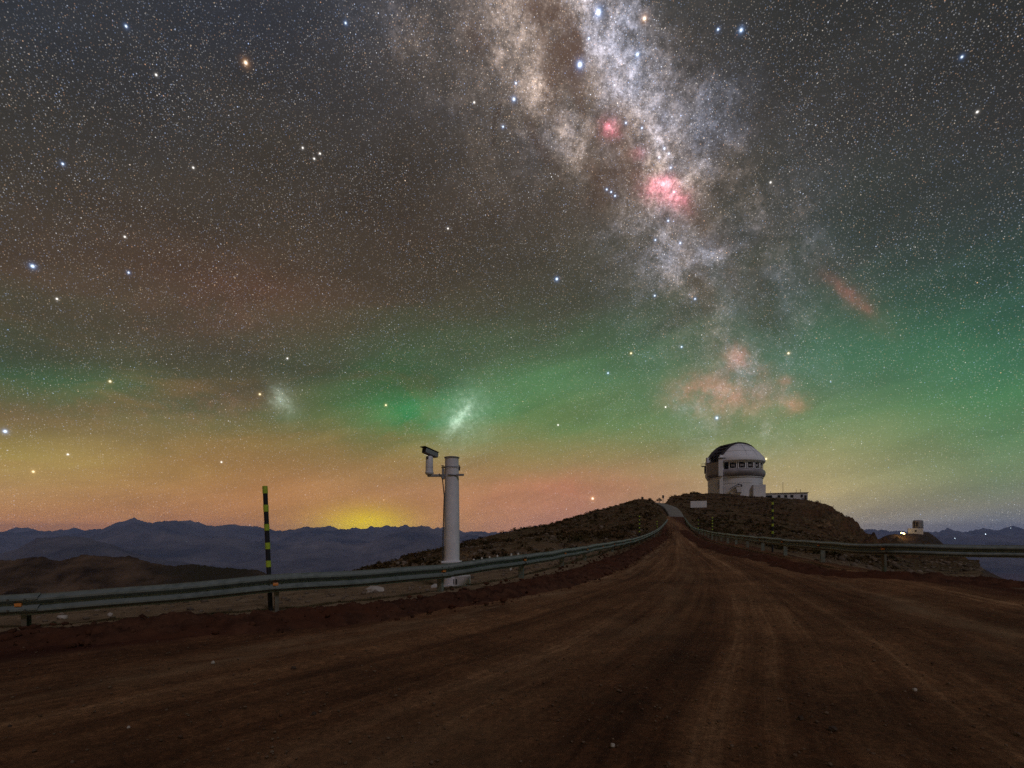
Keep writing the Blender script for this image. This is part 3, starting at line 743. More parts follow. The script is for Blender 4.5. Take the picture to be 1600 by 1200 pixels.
marker(999, 806, 834, 41.5, .11, [(806,808),(811.5,813.5),(817.5,819.5),(823.5,825.5),(829.5,831.5)], 'thin distant striped pole behind the left guardrail, left one of a pair', )
marker(1026.5, 814, 832, 64, .12, [(814,815.6),(818,819.6),(822,823.6),(826,827.6)], 'thin distant striped pole behind the left guardrail, right one of a pair')
marker(1113, 808, 829, 46, .11, [(808,810),(812.5,814.5),(817,819),(821.5,823.5),(826,828)], 'thin striped pole below the white signboard, behind the right guardrail')
marker(1207, 783, 842, 23.5, .082, [(784.5,788.5),(796,800),(807.5,811.5),(818.5,822.5),(830,834)], 'striped pole behind the right guardrail, in front of the observatory hill')
marker(1091, 809, 829, 60, .10, [(812,813.5),(818,819.5),(824,825.5)], 'faintest thin striped pole behind the right guardrail, just left of the pole under the signboard')

# ------------------------------------------------------------------ camera post
M_white = mat('white_painted_steel', (.60,.58,.62), (.72,.70,.74), 3, .5, .001, 20, c3=(.56,.53,.53), spec=.4)
M_dirtw = mat('weathered_white', (.45,.43,.42), (.62,.60,.59), 6, .7, .002, 30, c3=(.33,.29,.26))
M_dkgrey = mat('dark_grey_metal', (.05,.05,.055), (.09,.09,.095), 12, .5, metal=.3)
M_grey = mat('grey_metal', (.22,.22,.24), (.32,.32,.34), 12, .5, metal=.3)
M_conc = mat('concrete', (.34,.32,.30), (.46,.43,.40), 8, .9, .004, 40)
dP = 12.6; k = dP/F; b = P(706, 0, dP); zf = Hp(b.x, b.y)
cp = empty('camera_post', (b.x, b.y, zf), 'thick white steel post with a surveillance camera on its left arm, behind the left guardrail', 'camera post')
def zp(py): return EYE+(HY-py)*k-zf
ztop = zp(714.5); rb = 12.0*k; rt = 10.6*k; zb = max(.02, zp(916))
MB().lathe([(rb, zb),(rb, zb+.1),(rb*.99,(zb+ztop)/2),(rt, ztop)], 40).build('shaft', M_white, cp, True)
o = MB().lathe([(rt, ztop-.02),(rt+.02, ztop-.02),(rt+.02, ztop),(rt*.8, ztop+.012),(0, ztop+.02)], 40).build('top_flange', M_grey, cp, True); o.location.x = -.0
MB().tube([(rt+.01, 0, ztop-.20),(rt+.03, -.01, ztop-.24),(rt+.012, 0, ztop-.33)], .018, 8).build('cable_gland', M_dkgrey, cp, True)
MB().box((.0, 0, zp(878)), (.46, .44, .05), bev=.008).build('collar_plate', M_white, cp)
mb = MB().box((.19, .04, zp(908)+.0), (.50, .42, .27), bev=.01); o = mb.build('junction_box', M_dirtw, cp)
for dx in (.03, .10): MB().box((dx+.03, -.175, zp(908)), (.032, .012, .13)).build('slot', M_black, o)
MB().box((-.0, .0, zp(917)+.0), (.95, .62, .12), bev=.02).build('footing', M_conc, cp)
zarm = zp(743.5)
MB().box((-.37, -.06, zarm), (.44, .07, .06), bev=.006).build('bracket_arm', M_grey, cp)
o = MB().box((-.205, -.06, zp(741)), (.055, .12, .26), bev=.006).build('mounting_plate', M_grey, cp)
for dz in (.06, .10): MB().box((-.215, -.06, zp(735)+dz), (.06, .15, .012)).build('clamp', M_dkgrey, o)
MB().box((.19, -.13, zp(743)), (.24, .05, .05), bev=.006).build('side_bracket', M_grey, cp)
MB().tube([(-.07, -.165, zp(743)), (-.0, -.19, zp(743)), (.12, -.15, zp(743))], .02, 8).build('band_clamp', M_grey, cp, True)
MB().tube([(-.30,-.09,zarm+.04),(-.21,-.15,zarm-.10),(-.17,-.13,zarm-.5),(-.20,-.135,zarm-1.5),(-.205,-.14,.35)], .014, 8).build('cable', M_dkgrey, cp, True)
for zs_ in (zp(731),): MB().lathe([(rb+.004, zs_),(rb+.010, zs_+.01),(rb+.004, zs_+.02)], 40).build('strap', M_grey, cp, True)
xc = (671.5-706)*k
o = MB().lathe([(0, zp(742)),(.085, zp(742)),(.105, zp(740)),(.105, zp(738.5)),(.095, zp(738)),(.09, zp(731)),(.094, zp(731)),(.094, zp(729.5)),(.09, zp(729.5)),(.088, zp(715)),(.07, zp(713.5)),(0, zp(713.5))], 28, c=(xc, -.06, 0)).build('pan_tilt_unit', M_white, cp, True)
MB().box((xc-.035, -.13, zp(716.5)), (.05, .05, .06), bev=.005).build('hinge', M_dkgrey, o)
# camera housing pointing to the left and a little down towards the viewer
A = Vector((xc-.10, -.22, zp(706))); B_ = Vector((xc+.14, .14, zp(710.5)))
ax = (A-B_).normalized(); sd = ax.cross(Vector((0, 0, 1))).normalized(); up = sd.cross(ax)
R = Matrix((sd, ax, up)).transposed()
mid = (A+B_)/2; L0 = (A-B_).length
hs = MB().box(mid, (.145, L0, .125), M=R, bev=.015).build('camera_housing', M_grey, cp)
MB().box(mid+up*.075+ax*.035, (.175, L0+.07, .016), M=R, bev=.004).build('sun_shield', M_dkgrey, hs)
MB().box(A+ax*.006, (.115, .012, .095), M=R).build('front_glass', M_black, hs)

# white stakes behind the rail
M_stake = mat('white_stake_paint', (.5,.48,.44), (.62,.6,.56), 14, .8)
for j, (px, d, h, w) in enumerate([(741,17,.42,'short white stake behind the left guardrail, first one right of the camera post'),(753,17.6,.42,'short white stake second to the right of the camera post'),(765,18.4,.4,'short white stake third to the right of the camera post'),
                            (778,19,.42,'short white stake fourth to the right of the camera post'),(798,17.4,.55,'taller white stake, fifth to the right of the camera post'),(810,18.6,.45,'short white stake sixth and farthest right of the camera post')]):
    p = P(px, 0, d); zf2 = Hp(p.x, p.y)
    mb = MB().box((0, 0, h/2-.05), (.055, .055, h+.1), bev=.005).add([(-.0275,-.0275,h),(.0275,-.0275,h),(.0275,.0275,h),(-.0275,.0275,h),(0,0,h+.03)], [(0,1,4),(1,2,4),(2,3,4),(3,0,4)])
    o = mb.build('stake', M_stake); o.location = (p.x, p.y, zf2); o.rotation_euler = (random.uniform(-.05,.05), random.uniform(-.06,.06), random.random())
    tag(o, w, 'stake', 'white stakes behind the left guardrail')

# ------------------------------------------------------------------ observatory
dO = 330.; kO = dO/F
pO = P(1148, 777, dO)
ob = empty('observatory', (pO.x, pO.y, pO.z), 'large white domed observatory with open dark slit on top of the rocky hill', 'observatory', rz=-math.atan(348/800))
M_ow = mat('observatory_white', (.66,.65,.68), (.76,.75,.78), .25, .6, c3=(.60,.59,.61))
M_os = mat('observatory_silver', (.26,.235,.245), (.35,.32,.335), .3, .5, metal=.2, c3=(.19,.17,.175))
M_od = mat('observatory_dark', (.03,.024,.024), (.06,.05,.05), .8, .7)
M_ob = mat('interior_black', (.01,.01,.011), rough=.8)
def oz(py): return (777-py)*kO
zb1 = oz(750)
MB().lathe([(16.2,-7),(16.2,zb1-3.6)], 72).build('base_wall', M_ow, ob, True)
MB().lathe([(16.2,zb1-3.54),(16.32,zb1-3.5),(16.32,zb1-.05),(16.2,zb1)], 72).build('base_wall', M_ow, ob, True)
MB().lathe([(16.5,zb1),(16.8,zb1+.3),(16.8,zb1+.7),(16.3,zb1+.9)], 72).build('track_ring', M_ow, ob, True)
zr0 = oz(749)+.6; zr1 = oz(737)
MB().lathe([(16.2,zr0-.3),(17.2,zr0+.1),(17.75,zr0+1.1),(17.95,zr0+2.2),(17.75,zr0+3.4),(17.3,zr1-.3),(16.4,zr1)], 96).build('lower_ring', M_os, ob, True)
zw1 = oz(726.5)
# recessed vent band with gates
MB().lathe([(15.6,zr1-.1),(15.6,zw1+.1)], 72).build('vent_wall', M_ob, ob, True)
PHI = math.radians(-45)                       # azimuth of the slit, left of the viewer
def cyl(r, a, zz): return (r*math.sin(a), -r*math.cos(a), zz)
na = 20; a_beg = math.radians(-12)
for j in range(na):
    a0 = a_beg+j*2*PI/na; 
    dd = (a0+PI/na-PHI+PI) % (2*PI)-PI
    if abs(dd) < .42: continue
    g = MB(); w = 2*PI/na*.92
    # frame of the gate as a curved rectangle with an opening
    for (za, zb_, aa, ab) in ((zr1+.05, zr1+.35, a0, a0+w), (zw1-.45, zw1-.05, a0, a0+w), (zr1+.35, zw1-.45, a0, a0+.035), (zr1+.35, zw1-.45, a0+w-.035, a0+w)):
        n = 6 if ab-aa > .1 else 1
        vs = []; fs = []
        for q in range(n+1):
            t = aa+(ab-aa)*q/n
            vs += [cyl(16.55,t,za),cyl(16.55,t,zb_),cyl(16.3,t,zb_),cyl(16.3,t,za)]
        for q in range(n):
            for e in range(4): fs.append((q*4+e,q*4+(e+1)%4,(q+1)*4+(e+1)%4,(q+1)*4+e))
        fs += [(0,1,2,3),(n*4+3,n*4+2,n*4+1,n*4)]
        g.add(vs, fs)
    fr = g.build('vent_frame', M_ow, ob)
    l = MB(); am = a0+w/2; hz = (zr1+zw1)/2-.05
    l.tube([cyl(16.1,a0+.05,zr1+.4), cyl(16.1,am,hz), cyl(16.1,a0+w-.05,zr1+.4)], .13, 5); l.tube([cyl(16.1,a0+.05,zw1-.5), cyl(16.1,am,hz), cyl(16.1,a0+w-.05,zw1-.5)], .13, 5)
    l.box(cyl(16.05,am,hz), (2.1, .2, 1.2), rz=am)
    l.build('lattice', M_os, fr)
zl1 = oz(717)
MB().lathe([(16.2,zw1-.1),(17.2,zw1+.1),(17.85,zw1+.9),(17.85,zw1+1.8),(17.35,zl1-.6),(16.9,zl1)], 96, keep=lambda c: not (abs(c.x*math.cos(PHI)+c.y*math.sin(PHI)) < 5.3 and (c.x*math.sin(PHI)-c.y*math.cos(PHI)) > 0)).build('upper_ring', M_ow, ob, True)
_pr = np.array([(16.95,zl1),(16.2,25.6),(15.2,26.9),(14.0,28.2),(12.7,29.5),(11.2,30.8),(9.4,32.1),(7.4,33.1),(5.0,33.8),(2.5,34.15),(.05,34.25)])
_u = np.linspace(0, len(_pr)-1, 27); DP = [(float(np.interp(q, range(len(_pr)), _pr[:,0])), float(np.interp(q, range(len(_pr)), _pr[:,1]))) for q in _u]
def inslit(c, w=5.3):
    al = c.x*math.sin(PHI)-c.y*math.cos(PHI); pe = c.x*math.cos(PHI)+c.y*math.sin(PHI)
    return abs(pe) < w and al > -1.
# shell in two lifts so that the joint line reads
cut = 7
MB().lathe(DP[:cut+1], 128, keep=lambda c: not inslit(c)).build('dome_shell', M_ow, ob, True)
MB().lathe([(r-.12 if i == 0 else r-.02, zz_) for i, (r, zz_) in enumerate(DP[cut:])], 128, keep=lambda c: not inslit(c)).build('dome_shell', M_ow, ob, True)
for zz_s in (DP[cut][1], DP[15][1]):
    rr_s = float(np.interp(zz_s, [p[1] for p in DP], [p[0] for p in DP]))
    MB().lathe([(rr_s-.05, zz_s-.12),(rr_s+.12, zz_s-.06),(rr_s+.12, zz_s+.06),(rr_s-.05, zz_s+.12)], 96, keep=lambda c: not inslit(c)).build('seam_ring', M_os, ob, True)
for a_s in range(0, 360, 24):
    w_ = math.radians(a_s); pts = [cyl(r_+.03, w_, z_) for r_, z_ in DP[:20]]
    if any(inslit(Vector(q)) for q in pts): continue
    MB().tube(pts, .07, 4).build('panel_seam', M_os, ob)
def prof_z(r):
    rr = [p[0] for p in DP][::-1]; zz_ = [p[1] for p in DP][::-1]; return float(np.interp(r, rr, zz_))
def arcpt(al, pe, up=0.):
    r = min(16.9, math.hypot(al, pe)); zz_ = prof_z(r)
    v = Vector((al*math.sin(PHI)+pe*math.cos(PHI), -al*math.cos(PHI)+pe*math.sin(PHI), zz_))
    n = Vector((v.x, v.y, max(zz_-20, .5)*1.1)).normalized(); return v+n*up
def ribbon(pe0, pe1, al0, al1, u0, u1, n=40, drop=None):
    vs = []; fs = []
    lim = math.sqrt(16.9**2-max(abs(pe0), abs(pe1))**2)
    for q in range(n+1):
        s_ = math.sin((al0+(al1-al0)*q/n)*PI/2); al = s_*lim
        vs += [arcpt(al,pe0,u0),arcpt(al,pe1,u0),arcpt(al,pe1,u1),arcpt(al,pe0,u1)]
    for q in range(n):
        for e in range(4): fs.append((q*4+e,q*4+(e+1)%4,(q+1)*4+(e+1)%4,(q+1)*4+e))
    fs += [(0,1,2,3),(n*4+3,n*4+2,n*4+1,n*4)]
    return MB().add(vs, fs)
for e in (-1, 1):
    ribbon(5.2*e, 6.0*e, -.75, 1.0, -.3, .95).build('arch_girder', M_od, ob, True)
    ribbon(4.2*e, 4.9*e, .1, 1.0, -.6, .2).build('inner_rail', M_od, ob, True)
ribbon(-5.0, 5.0, -.72, .30, .45, .75).build('shutter', M_os, ob, True)
for q in range(9):
    t = -.70+q*.12; ribbon(-5.0, 5.0, t, t+.02, .75, .98, 2).build('shutter_rib', M_od, ob)
for q in range(3):
    t = .38+q*.17; ribbon(-5.1, 5.1, t, t+.05, -.3, .1, 3).build('wind_screen_bar', M_od, ob)
# lower shutter: flat box closing the slit's foot
cs = math.cos(PHI); sn = math.sin(PHI)
def sl2(al, pe, zz_): return (al*sn+pe*cs, -al*cs+pe*sn, zz_)
mb = MB(); zt_ = oz(727); mb.box(sl2(16.6, -.2, (zr0+zt_)/2+1.), (10.4, 2.6, zt_-zr0-.2), rz=PHI, bev=.25); mb.build('lower_shutter', M_os, ob)
mb = MB(); mb.box(sl2(17.95, -.2, zt_+.95), (10.6, .25, .3), rz=PHI); mb.build('shutter_rail', M_od, ob)
for e in (-1, 1):
    mb = MB(); mb.box(sl2(16.3, 5.7*e, (zr0+zl1)/2), (1.1, 3.2, zl1-zr0+1.2), rz=PHI, bev=.1); mb.build('slit_jamb', M_ow, ob)
# telescope inside the slit
tl = MB(); c0 = Vector(sl2(0, 0, oz(735))); ce = Vector(sl2(8.5, 0, oz(706)))
tdir = (ce-c0).normalized(); tl.tube([c0, c0+tdir*4], 4.0, 20)
for q in range(8):
    w0 = 2*PI*q/8; a = tdir.cross(Vector((0,0,1))).normalized(); b2 = tdir.cross(a)
    tl.tube([c0+tdir*4+(a*math.cos(w0)+b2*math.sin(w0))*3.8, c0+tdir*11+(a*math.cos(w0+.39)+b2*math.sin(w0+.39))*3.4], .15, 5)
tl.tube([c0+tdir*11, c0+tdir*11.6], 3.5, 20); tl.build('telescope_tube', M_od, ob, True)
# vertical stair tower, ladder, catwalk
xt = (1127.5-1148)*.39
yt = -math.sqrt(17.6**2-xt**2)-.9
MB().box((xt, yt, (oz(719)+zr0)/2), (2.5, 2.6, oz(719)-zr0), bev=.12).build('lift_tower', M_ow, ob)
MB().box((xt+.3, yt+.6, (zr0-10)/2+3), (2.0, 1.8, zr0+4), bev=.1).build('cable_duct', M_ow, ob)
MB().box((xt+.2, yt-1.3, oz(721)), (5.2, .5, .5)).build('tower_lintel', M_od, ob)
ld = MB()
for e in (-.35, .35): ld.tube([(xt-1.2+e, yt+.2, oz(767)), (xt-1.2+e, yt+.2, oz(753))], .09, 5)
for q in range(12): ld.tube([(xt-1.55, yt+.2, oz(767)+q*.48), (xt-.85, yt+.2, oz(767)+q*.48)], .06, 4)
ld.build('ladder', M_od, ob)
# outer stair with landing
st = MB(); ys_ = -17.6
for q in range(9):
    st.box((-2.9+q*.62, ys_, oz(767.5)+q*.36), (.75, 1.6, .22))
st.build('stair', M_od, ob)
MB().box((3.0, ys_+.3, oz(761.5)), (2.2, 1.7, .3)).build('landing', M_od, ob)
MB().box((2.4, ys_+.9, oz(769)), (3.0, 2.4, 3.2), bev=.05).build('entrance_hut', M_ow, ob)
MB().box((1.2, ys_-.3, oz(771)), (.15, 1.4, 2.0)).build('door', M_od, ob)
MB().tube([cyl(16.1, .235, oz(763)), cyl(16.45, .235, oz(763))], .5, 14).build('round_window', M_od, ob)
# buttress wing at the right of the base
MB().box((13.0, -11.5, 1.0), (7.0, 7., 10.5), rz=.25, bev=.05).build('service_wing', M_ow, ob)
pf = MB(); pf.box(cyl(18.4, -PI/2+.1, oz(727)), (3.4, 3., .25)); pf.build('catwalk', M_od, ob)
rl = MB()
for q in range(5): rl.tube([Vector(cyl(18.4,-PI/2+.1,oz(727)))+Vector((-1.5+q*.75,-1.4,0)), Vector(cyl(18.4,-PI/2+.1,oz(727)))+Vector((-1.5+q*.75,-1.4,1.8))], .07, 4)
rl.box(Vector(cyl(18.4,-PI/2+.1,oz(727)))+Vector((0,-1.4,1.8)), (3.3,.12,.12)); rl.box(Vector(cyl(17.7,-PI/2+.1,oz(727)))+Vector((0,-1,-2.6)), (1.3,1.5,4.5)); rl.build('catwalk_frame', M_od, ob)
for al_, pe_, h_ in ((-8, 5.6, 1.2), (3, 5.6, 1.4), (9.5, -5.6, 1.3), (-13.0, 0, 1.1), (13.5, -5.6, 1.8)):
    v = arcpt(al_, pe_, .5); MB().tube([v, v+Vector((0,0,h_))], [.18,.05], 5).build('antenna', M_od, ob)

# annexe behind the dome at the right
pa = P(1219, 781, 345.); kA = 345/F
an = empty('support_building', (pa.x, pa.y, pa.z-1.2), 'long low flat-roofed white building right of the observatory dome', 'building', rz=-.30)
MB().box((0, 0, 2.3), (31, 9, 5.6), bev=.05).build('wall', M_ow, an)
MB().box((0, 0, 5.35), (31.8, 9.8, .45)).build('roof', M_os, an)
for x_, w_ in ((-13.5, 2.2), (-8.5, 5.5), (-1.5, 1.4), (2.5, 1.4), (6.2, 1.4), (12.0, 1.0)):
    f_ = MB(); 
    f_.box((x_, -4.56, 3.2), (w_+.4, .12, 1.9)); fr = f_.build('window', M_os, an)
    MB().box((x_, -4.64, 3.2), (w_, .06, 1.5)).build('pane', M_ob, fr)
MB().box((14.2, -4.58, 2.2), (1.3, .14, 3.0)).build('door', M_od, an)
for x_, h_ in ((1.5, 7.5), (12, 2.6), (9.5, 2.2), (-6, 1.6)):
    MB().tube([(x_, -1, 5.5), (x_, -1, 5.5+h_)], .12, 5).build('mast', M_od, an)
MB().box((-20.5, -1, .9), (9, 8, 3.0), bev=.05).build('link_wing', M_ow, an)

# white signboard on the slope
ps = P(1091.5, 788, 138.)
sg = empty('signboard', (ps.x, ps.y, Hp(ps.x, ps.y)-.3), 'blank white rectangular board on the slope below the observatory', 'signboard', rz=-.3)
zs = ps.z-sg.location.z
MB().box((0, 0, zs), (4.1, .12, 1.75), bev=.02).build('panel', M_ow, sg)
for e in (-1.7, 0, 1.7): MB().box((e, .13, (zs-.4)/2), (.1, .1, zs+.9)).build('post', M_od, sg)

# second telescope on the spur
kS = 700/F; pS = P(1431, 832, 700.)
s2 = empty('telescope_building', (pS.x, pS.y, pS.z), 'small distant telescope enclosure with a drum dome on the low rocky spur', 'telescope', rz=-.6)
MB().box((-.6, 0, 1.0), (16, 14, 9.5), bev=.1).build('base_block', M_ow, s2)
MB().box((-.6, -7.1, 2.0), (2.0, .3, 2.4)).build('door', M_od, s2)
MB().lathe([(5.6,5.6),(6.0,5.9),(6.0,13.5),(5.8,15.6),(4.4,16.8),(0,17.3)], 32, c=(2.2,0,0)).build('drum_dome', M_os, s2, True)
MB().lathe([(6.12,5.8),(6.12,6.7)], 32, c=(2.2,0,0)).build('dome_ring', M_od, s2, True)
for q in range(4):
    a = -.75+q*.5; v = Vector((2.2+6.05*math.sin(a), -6.05*math.cos(a), 11)); 
    MB().box(v, (2.1, .25, 6.0 if q else 7.5), rz=a).build('louvre', M_od if q in (0, 1) else M_grey, s2)
# lit lamp beside it
M_lamp = mat('lamp_lit', (1,.75,.3), emit=((1.,.66,.22), 26.))
pl_ = P(1411, 833.2, 690.)
lp = empty('floodlight', (pl_.x, pl_.y, pl_.z-4), 'glowing yellow lamp on the low rocky spur left of the distant telescope', 'lamp')
MB().tube([(0,0,-6),(0,0,3.6)], .2, 6).build('pole', M_od, lp)
MB().box((-.3, 0, 4.0), (4.6, 1.2, 1.0), M=Matrix.Rotation(.3, 3, 'Y'), bev=.2).build('lamp_head', M_lamp, lp)
pt = bpy.data.lights.new('floodlight_glow', 'POINT'); pt.energy = 2200; pt.color = (1,.62,.2); pt.shadow_soft_size = 1.5
po = bpy.data.objects.new('floodlight_glow', pt); COL.objects.link(po); po.location = (pl_.x-4, pl_.y-5, pl_.z+.5)

# lights in the valley
M_town = mat('town_lamp', (.8,.9,1), emit=((.7,.88,1.), 6.))
for px, py, d, w, lab in ((1492, 841, 6000, .9, 'pale blue-white light in the far valley right of the small telescope, left of two'),(1540, 834.5, 8500, 1.1, 'pale blue-white light in the far valley near the right edge, brighter of two'),(1579,825.0,13500,.8,'faintest light, high on the far ridge at the right edge')):
    p = P(px, py, d); mb = MB(); r_ = w/2*d/F
    bm = bmesh.new(); bmesh.ops.create_icosphere(bm, subdivisions=1, radius=r_); bm.verts.index_update()
    mb.add([v.co for v in bm.verts], [[v.index for v in f.verts] for f in bm.faces]); bm.free()
    o = mb.build('valley_light', M_town); o.location = p; tag(o, lab, 'light')
M_farb = mat('far_building_white', (.62,.62,.62), rough=.7)
for px, py, w, h, lab in ((283,849.5,4,2.2,'tiny pale building on the blue mountainside, left of the striped pole, upper one'),(277,851.5,3,1.6,'tiny pale building on the blue mountainside, lower left one'),(291,848.5,2,2.5,'tiny pale dome-like building on the blue mountainside, rightmost one')):
    d = 7000; p = P(px, py, d); q = d/F
    mb = MB().box((0,0,0), (w*q, 2*q, h*q*1.4)).box((w*q*.2, 0, h*q*.9), (w*q*.5, 1.6*q, h*q*.5))
    o = mb.build('far_building', M_farb); o.location = p; tag(o, lab, 'building', 'far buildings on the mountainside')

# small masts and signs on the skyline
def skymast(px, pyt, d, lab, head=None, name='mast', catn='mast'):
    p = P(px, pyt, d); zf = Hp(p.x, p.y); h = max(1.2, p.z-zf)
    o = empty(name, (p.x, p.y, zf-.2), lab, catn)
    MB().tube([(0,0,0),(0,0,h+.2)], .09, 6).build('pole', M_od, o)
    if head: MB().box((0,-.1,h), head, bev=.02).build('sign_panel', M_dkgrey, o)
skymast(1003.5, 777.5, 139, 'small dark road sign on a thin pole standing on the skyline left of the bend', (.62,.1,.8), 'road_sign', 'sign')
skymast(1282, 781, 290, 'thin dark mast on the right shoulder of the observatory hill')
skymast(1302, 789, 283, 'shorter thin mast lower on the right end of the observatory hill')
skymast(1036, 775.5, 200, 'short dark post on the skyline beside the rounded bush', (.7,.3,1.2), 'post', 'post')
skymast(1083, 768.5, 290, 'thin instrument mast on the skyline left of the observatory dome, taller one')
skymast(1080, 768, 292, 'thin instrument mast on the skyline left of the observatory dome, beside a taller one')

# ------------------------------------------------------------------ vegetation and stones
def lumps(name, pts, sizes, mats, squash, seed, label=None, jit=.35, sub=1):
    bm = bmesh.new(); bmesh.ops.create_icosphere(bm, subdivisions=sub, radius=1); bm.verts.index_update()
    v0 = np.array([v.co[:] for v in bm.verts]); f0 = np.array([[v.index for v in f.verts] for f in bm.faces]); bm.free()
    rg = np.random.default_rng(seed); n = len(pts)
    s = sizes[:, None, None]*(1+jit*(rg.random((n, len(v0), 1))*2-1))
    an_ = rg.random(n)*2*PI; st_ = .75+.5*rg.random((n, 1, 3)); st_[..., 2] *= squash
    v = v0[None]*s*st_
    c_, s_ = np.cos(an_)[:, None], np.sin(an_)[:, None]
    x = v[..., 0]*c_-v[..., 1]*s_; y = v[..., 0]*s_+v[..., 1]*c_
    v = np.stack([x, y, v[..., 2]], -1)+pts[:, None, :]
    f = (f0[None]+np.arange(n)[:, None, None]*len(v0)).reshape(-1, 3)
    o = meshobj(name, v.reshape(-1, 3), f, mats, None, False, 'stuff')
    if label: o['label'] = label
    return o
def tufts(name, pts, sizes, mtl, squash, seed, nt=22):
    rg = np.random.default_rng(seed); n = len(pts); base = []
    for q in range(6):
        a = rg.random(nt)*2*PI; e = np.arcsin(rg.random(nt)); r_ = .45+.6*rg.random(nt)
        c = np.stack([np.cos(a)*np.cos(e)*r_, np.sin(a)*np.cos(e)*r_, np.sin(e)*r_*squash], -1)
        base.append(c[:, None, :] + (rg.random((nt, 3, 3))*2-1)*np.array([.42, .42, .34]))
    base = np.stack(base)                                   # 6, nt, 3, 3
    b = base[rg.integers(0, 6, n)].reshape(n, nt*3, 3)*sizes[:, None, None]
    an_ = rg.random(n)*2*PI; c_, s_ = np.cos(an_)[:, None], np.sin(an_)[:, None]
    v = np.stack([b[..., 0]*c_-b[..., 1]*s_, b[..., 0]*s_+b[..., 1]*c_, b[..., 2]], -1)+pts[:, None, :]
    return meshobj(name, v.reshape(-1, 3), np.arange(n*nt*3).reshape(-1, 3), mtl, None, False, 'stuff')
def scatter(n, px0, px1, d0, d1, seed, far_bias=1.):
    rg = np.random.default_rng(seed); px = px0+(px1-px0)*rg.random(n); d = np.exp(np.log(d0)+(np.log(d1)-np.log(d0))*rg.random(n)**far_bias)
    x = (px-800)/F*d; return x, d
def leaf_mat(name, a, b_, c_): return mat(name, a, b_, .35, .95, c3=c_, spec=.05)
M_scrub = leaf_mat('scrub', (.020,.015,.006), (.090,.056,.024), (.040,.034,.012))
M_scrub2 = leaf_mat('dry_scrub', (.12,.066,.030), (.20,.125,.06), (.075,.052,.022))
M_stone = mat('stone', (.10,.075,.055), (.22,.165,.12), .8, .95, spec=.1, c3=(.07,.05,.035))
sx, sy = scatter(26000, 500, 1400, 20, 330, 1, .55)
ok = (onroad(sx, sy) < -1.2) | (sy > 113)
pvx = np.array([p.x for p in pc]); pvy = np.array([p.y for p in pc])
dm = np.min(np.hypot(sx[:, None]-pvx, sy[:, None]-pvy), 1); ok &= dm > 3.2
# keep off the observatory footprint
ok &= np.hypot(sx-pO.x, sy-pO.y) > 19
ok &= (800+F*sx/sy < 1230) | (RNG.random(len(sx)) < .45)
dens = fbm(sx/9, sy/9, 4); ok &= RNG.random(len(sx)) < .55+1.3*dens
sx, sy = sx[ok], sy[ok]; zz_ = Hs(sx, sy); n = len(sx)
sz = (.14+.30*RNG.random(n)**1.7)*(.7+sy/200)
half = RNG.random(n) < .62
P3 = np.stack([sx, sy, zz_+sz*.15], -1)
tufts('scrub', P3[half], sz[half], M_scrub, .75, 3)
tufts('dry_scrub', P3[~half], sz[~half]*.8, M_scrub2, .6, 4)
# stones on the slopes
sx, sy = scatter(9000, 520, 1560, 16, 320, 5, .7)
ok = (onroad(sx, sy) < -1.) | (sy > 113); dm = np.min(np.hypot(sx[:, None]-pvx, sy[:, None]-pvy), 1); ok &= dm > 3.; ok &= np.hypot(sx-pO.x, sy-pO.y) > 19
sx, sy = sx[ok], sy[ok]; sz = .03+.13*RNG.random(len(sx))**4*(1+sy/90)
lumps('stones', np.stack([sx, sy, Hs(sx, sy)+sz*.1], -1), sz, M_stone, .7, 6, jit=.3)
# gravel on the road and on the shoulders
n = 9000; r = 2.2+26*RNG.random(n)**1.6; th = (RNG.random(n)*2-1)*.85; gx, gy = r*np.sin(th), r*np.cos(th)
sz = .003+.013*RNG.random(n)**4; ir = onroad(gx, gy) > .2
lumps('gravel', np.stack([gx, gy, Hs(gx, gy)+.006+sz*.3+.004*ir], -1), sz, mat('gravel', (.07,.038,.022), (.17,.115,.075), 2.5, .95, spec=.1), .65, 7, jit=.25)
i_ = RNG.integers(0, 300, 2600); off = .05+1.75*RNG.random(2600)
px_ = np.array([RLc[j].x for j in i_]); py_ = np.array([RLc[j].y for j in i_]); tt = [nrm(RLc, j) for j in i_]
gx = px_+np.array([t.y for t in tt])*off+.1*RNG.standard_normal(2600); gy = py_-np.array([t.x for t in tt])*off+.1*RNG.standard_normal(2600)
sz = .012+.06*RNG.random(2600)**4
lumps('soil_clods', np.stack([gx, gy, Hs(gx, gy)+.10*np.sin(PI*np.clip(off/1.8, 0, 1))+sz*.2], -1), sz, M_berm, .8, 8)
off = -3.2+2.9*RNG.random(2600); gx = px_+np.array([t.y for t in tt])*off; gy = py_-np.array([t.x for t in tt])*off
sz = .010+.055*RNG.random(2600)**4
lumps('shoulder_stones', np.stack([gx, gy, Hs(gx, gy)+sz*.3], -1), sz, M_stone, .6, 9)
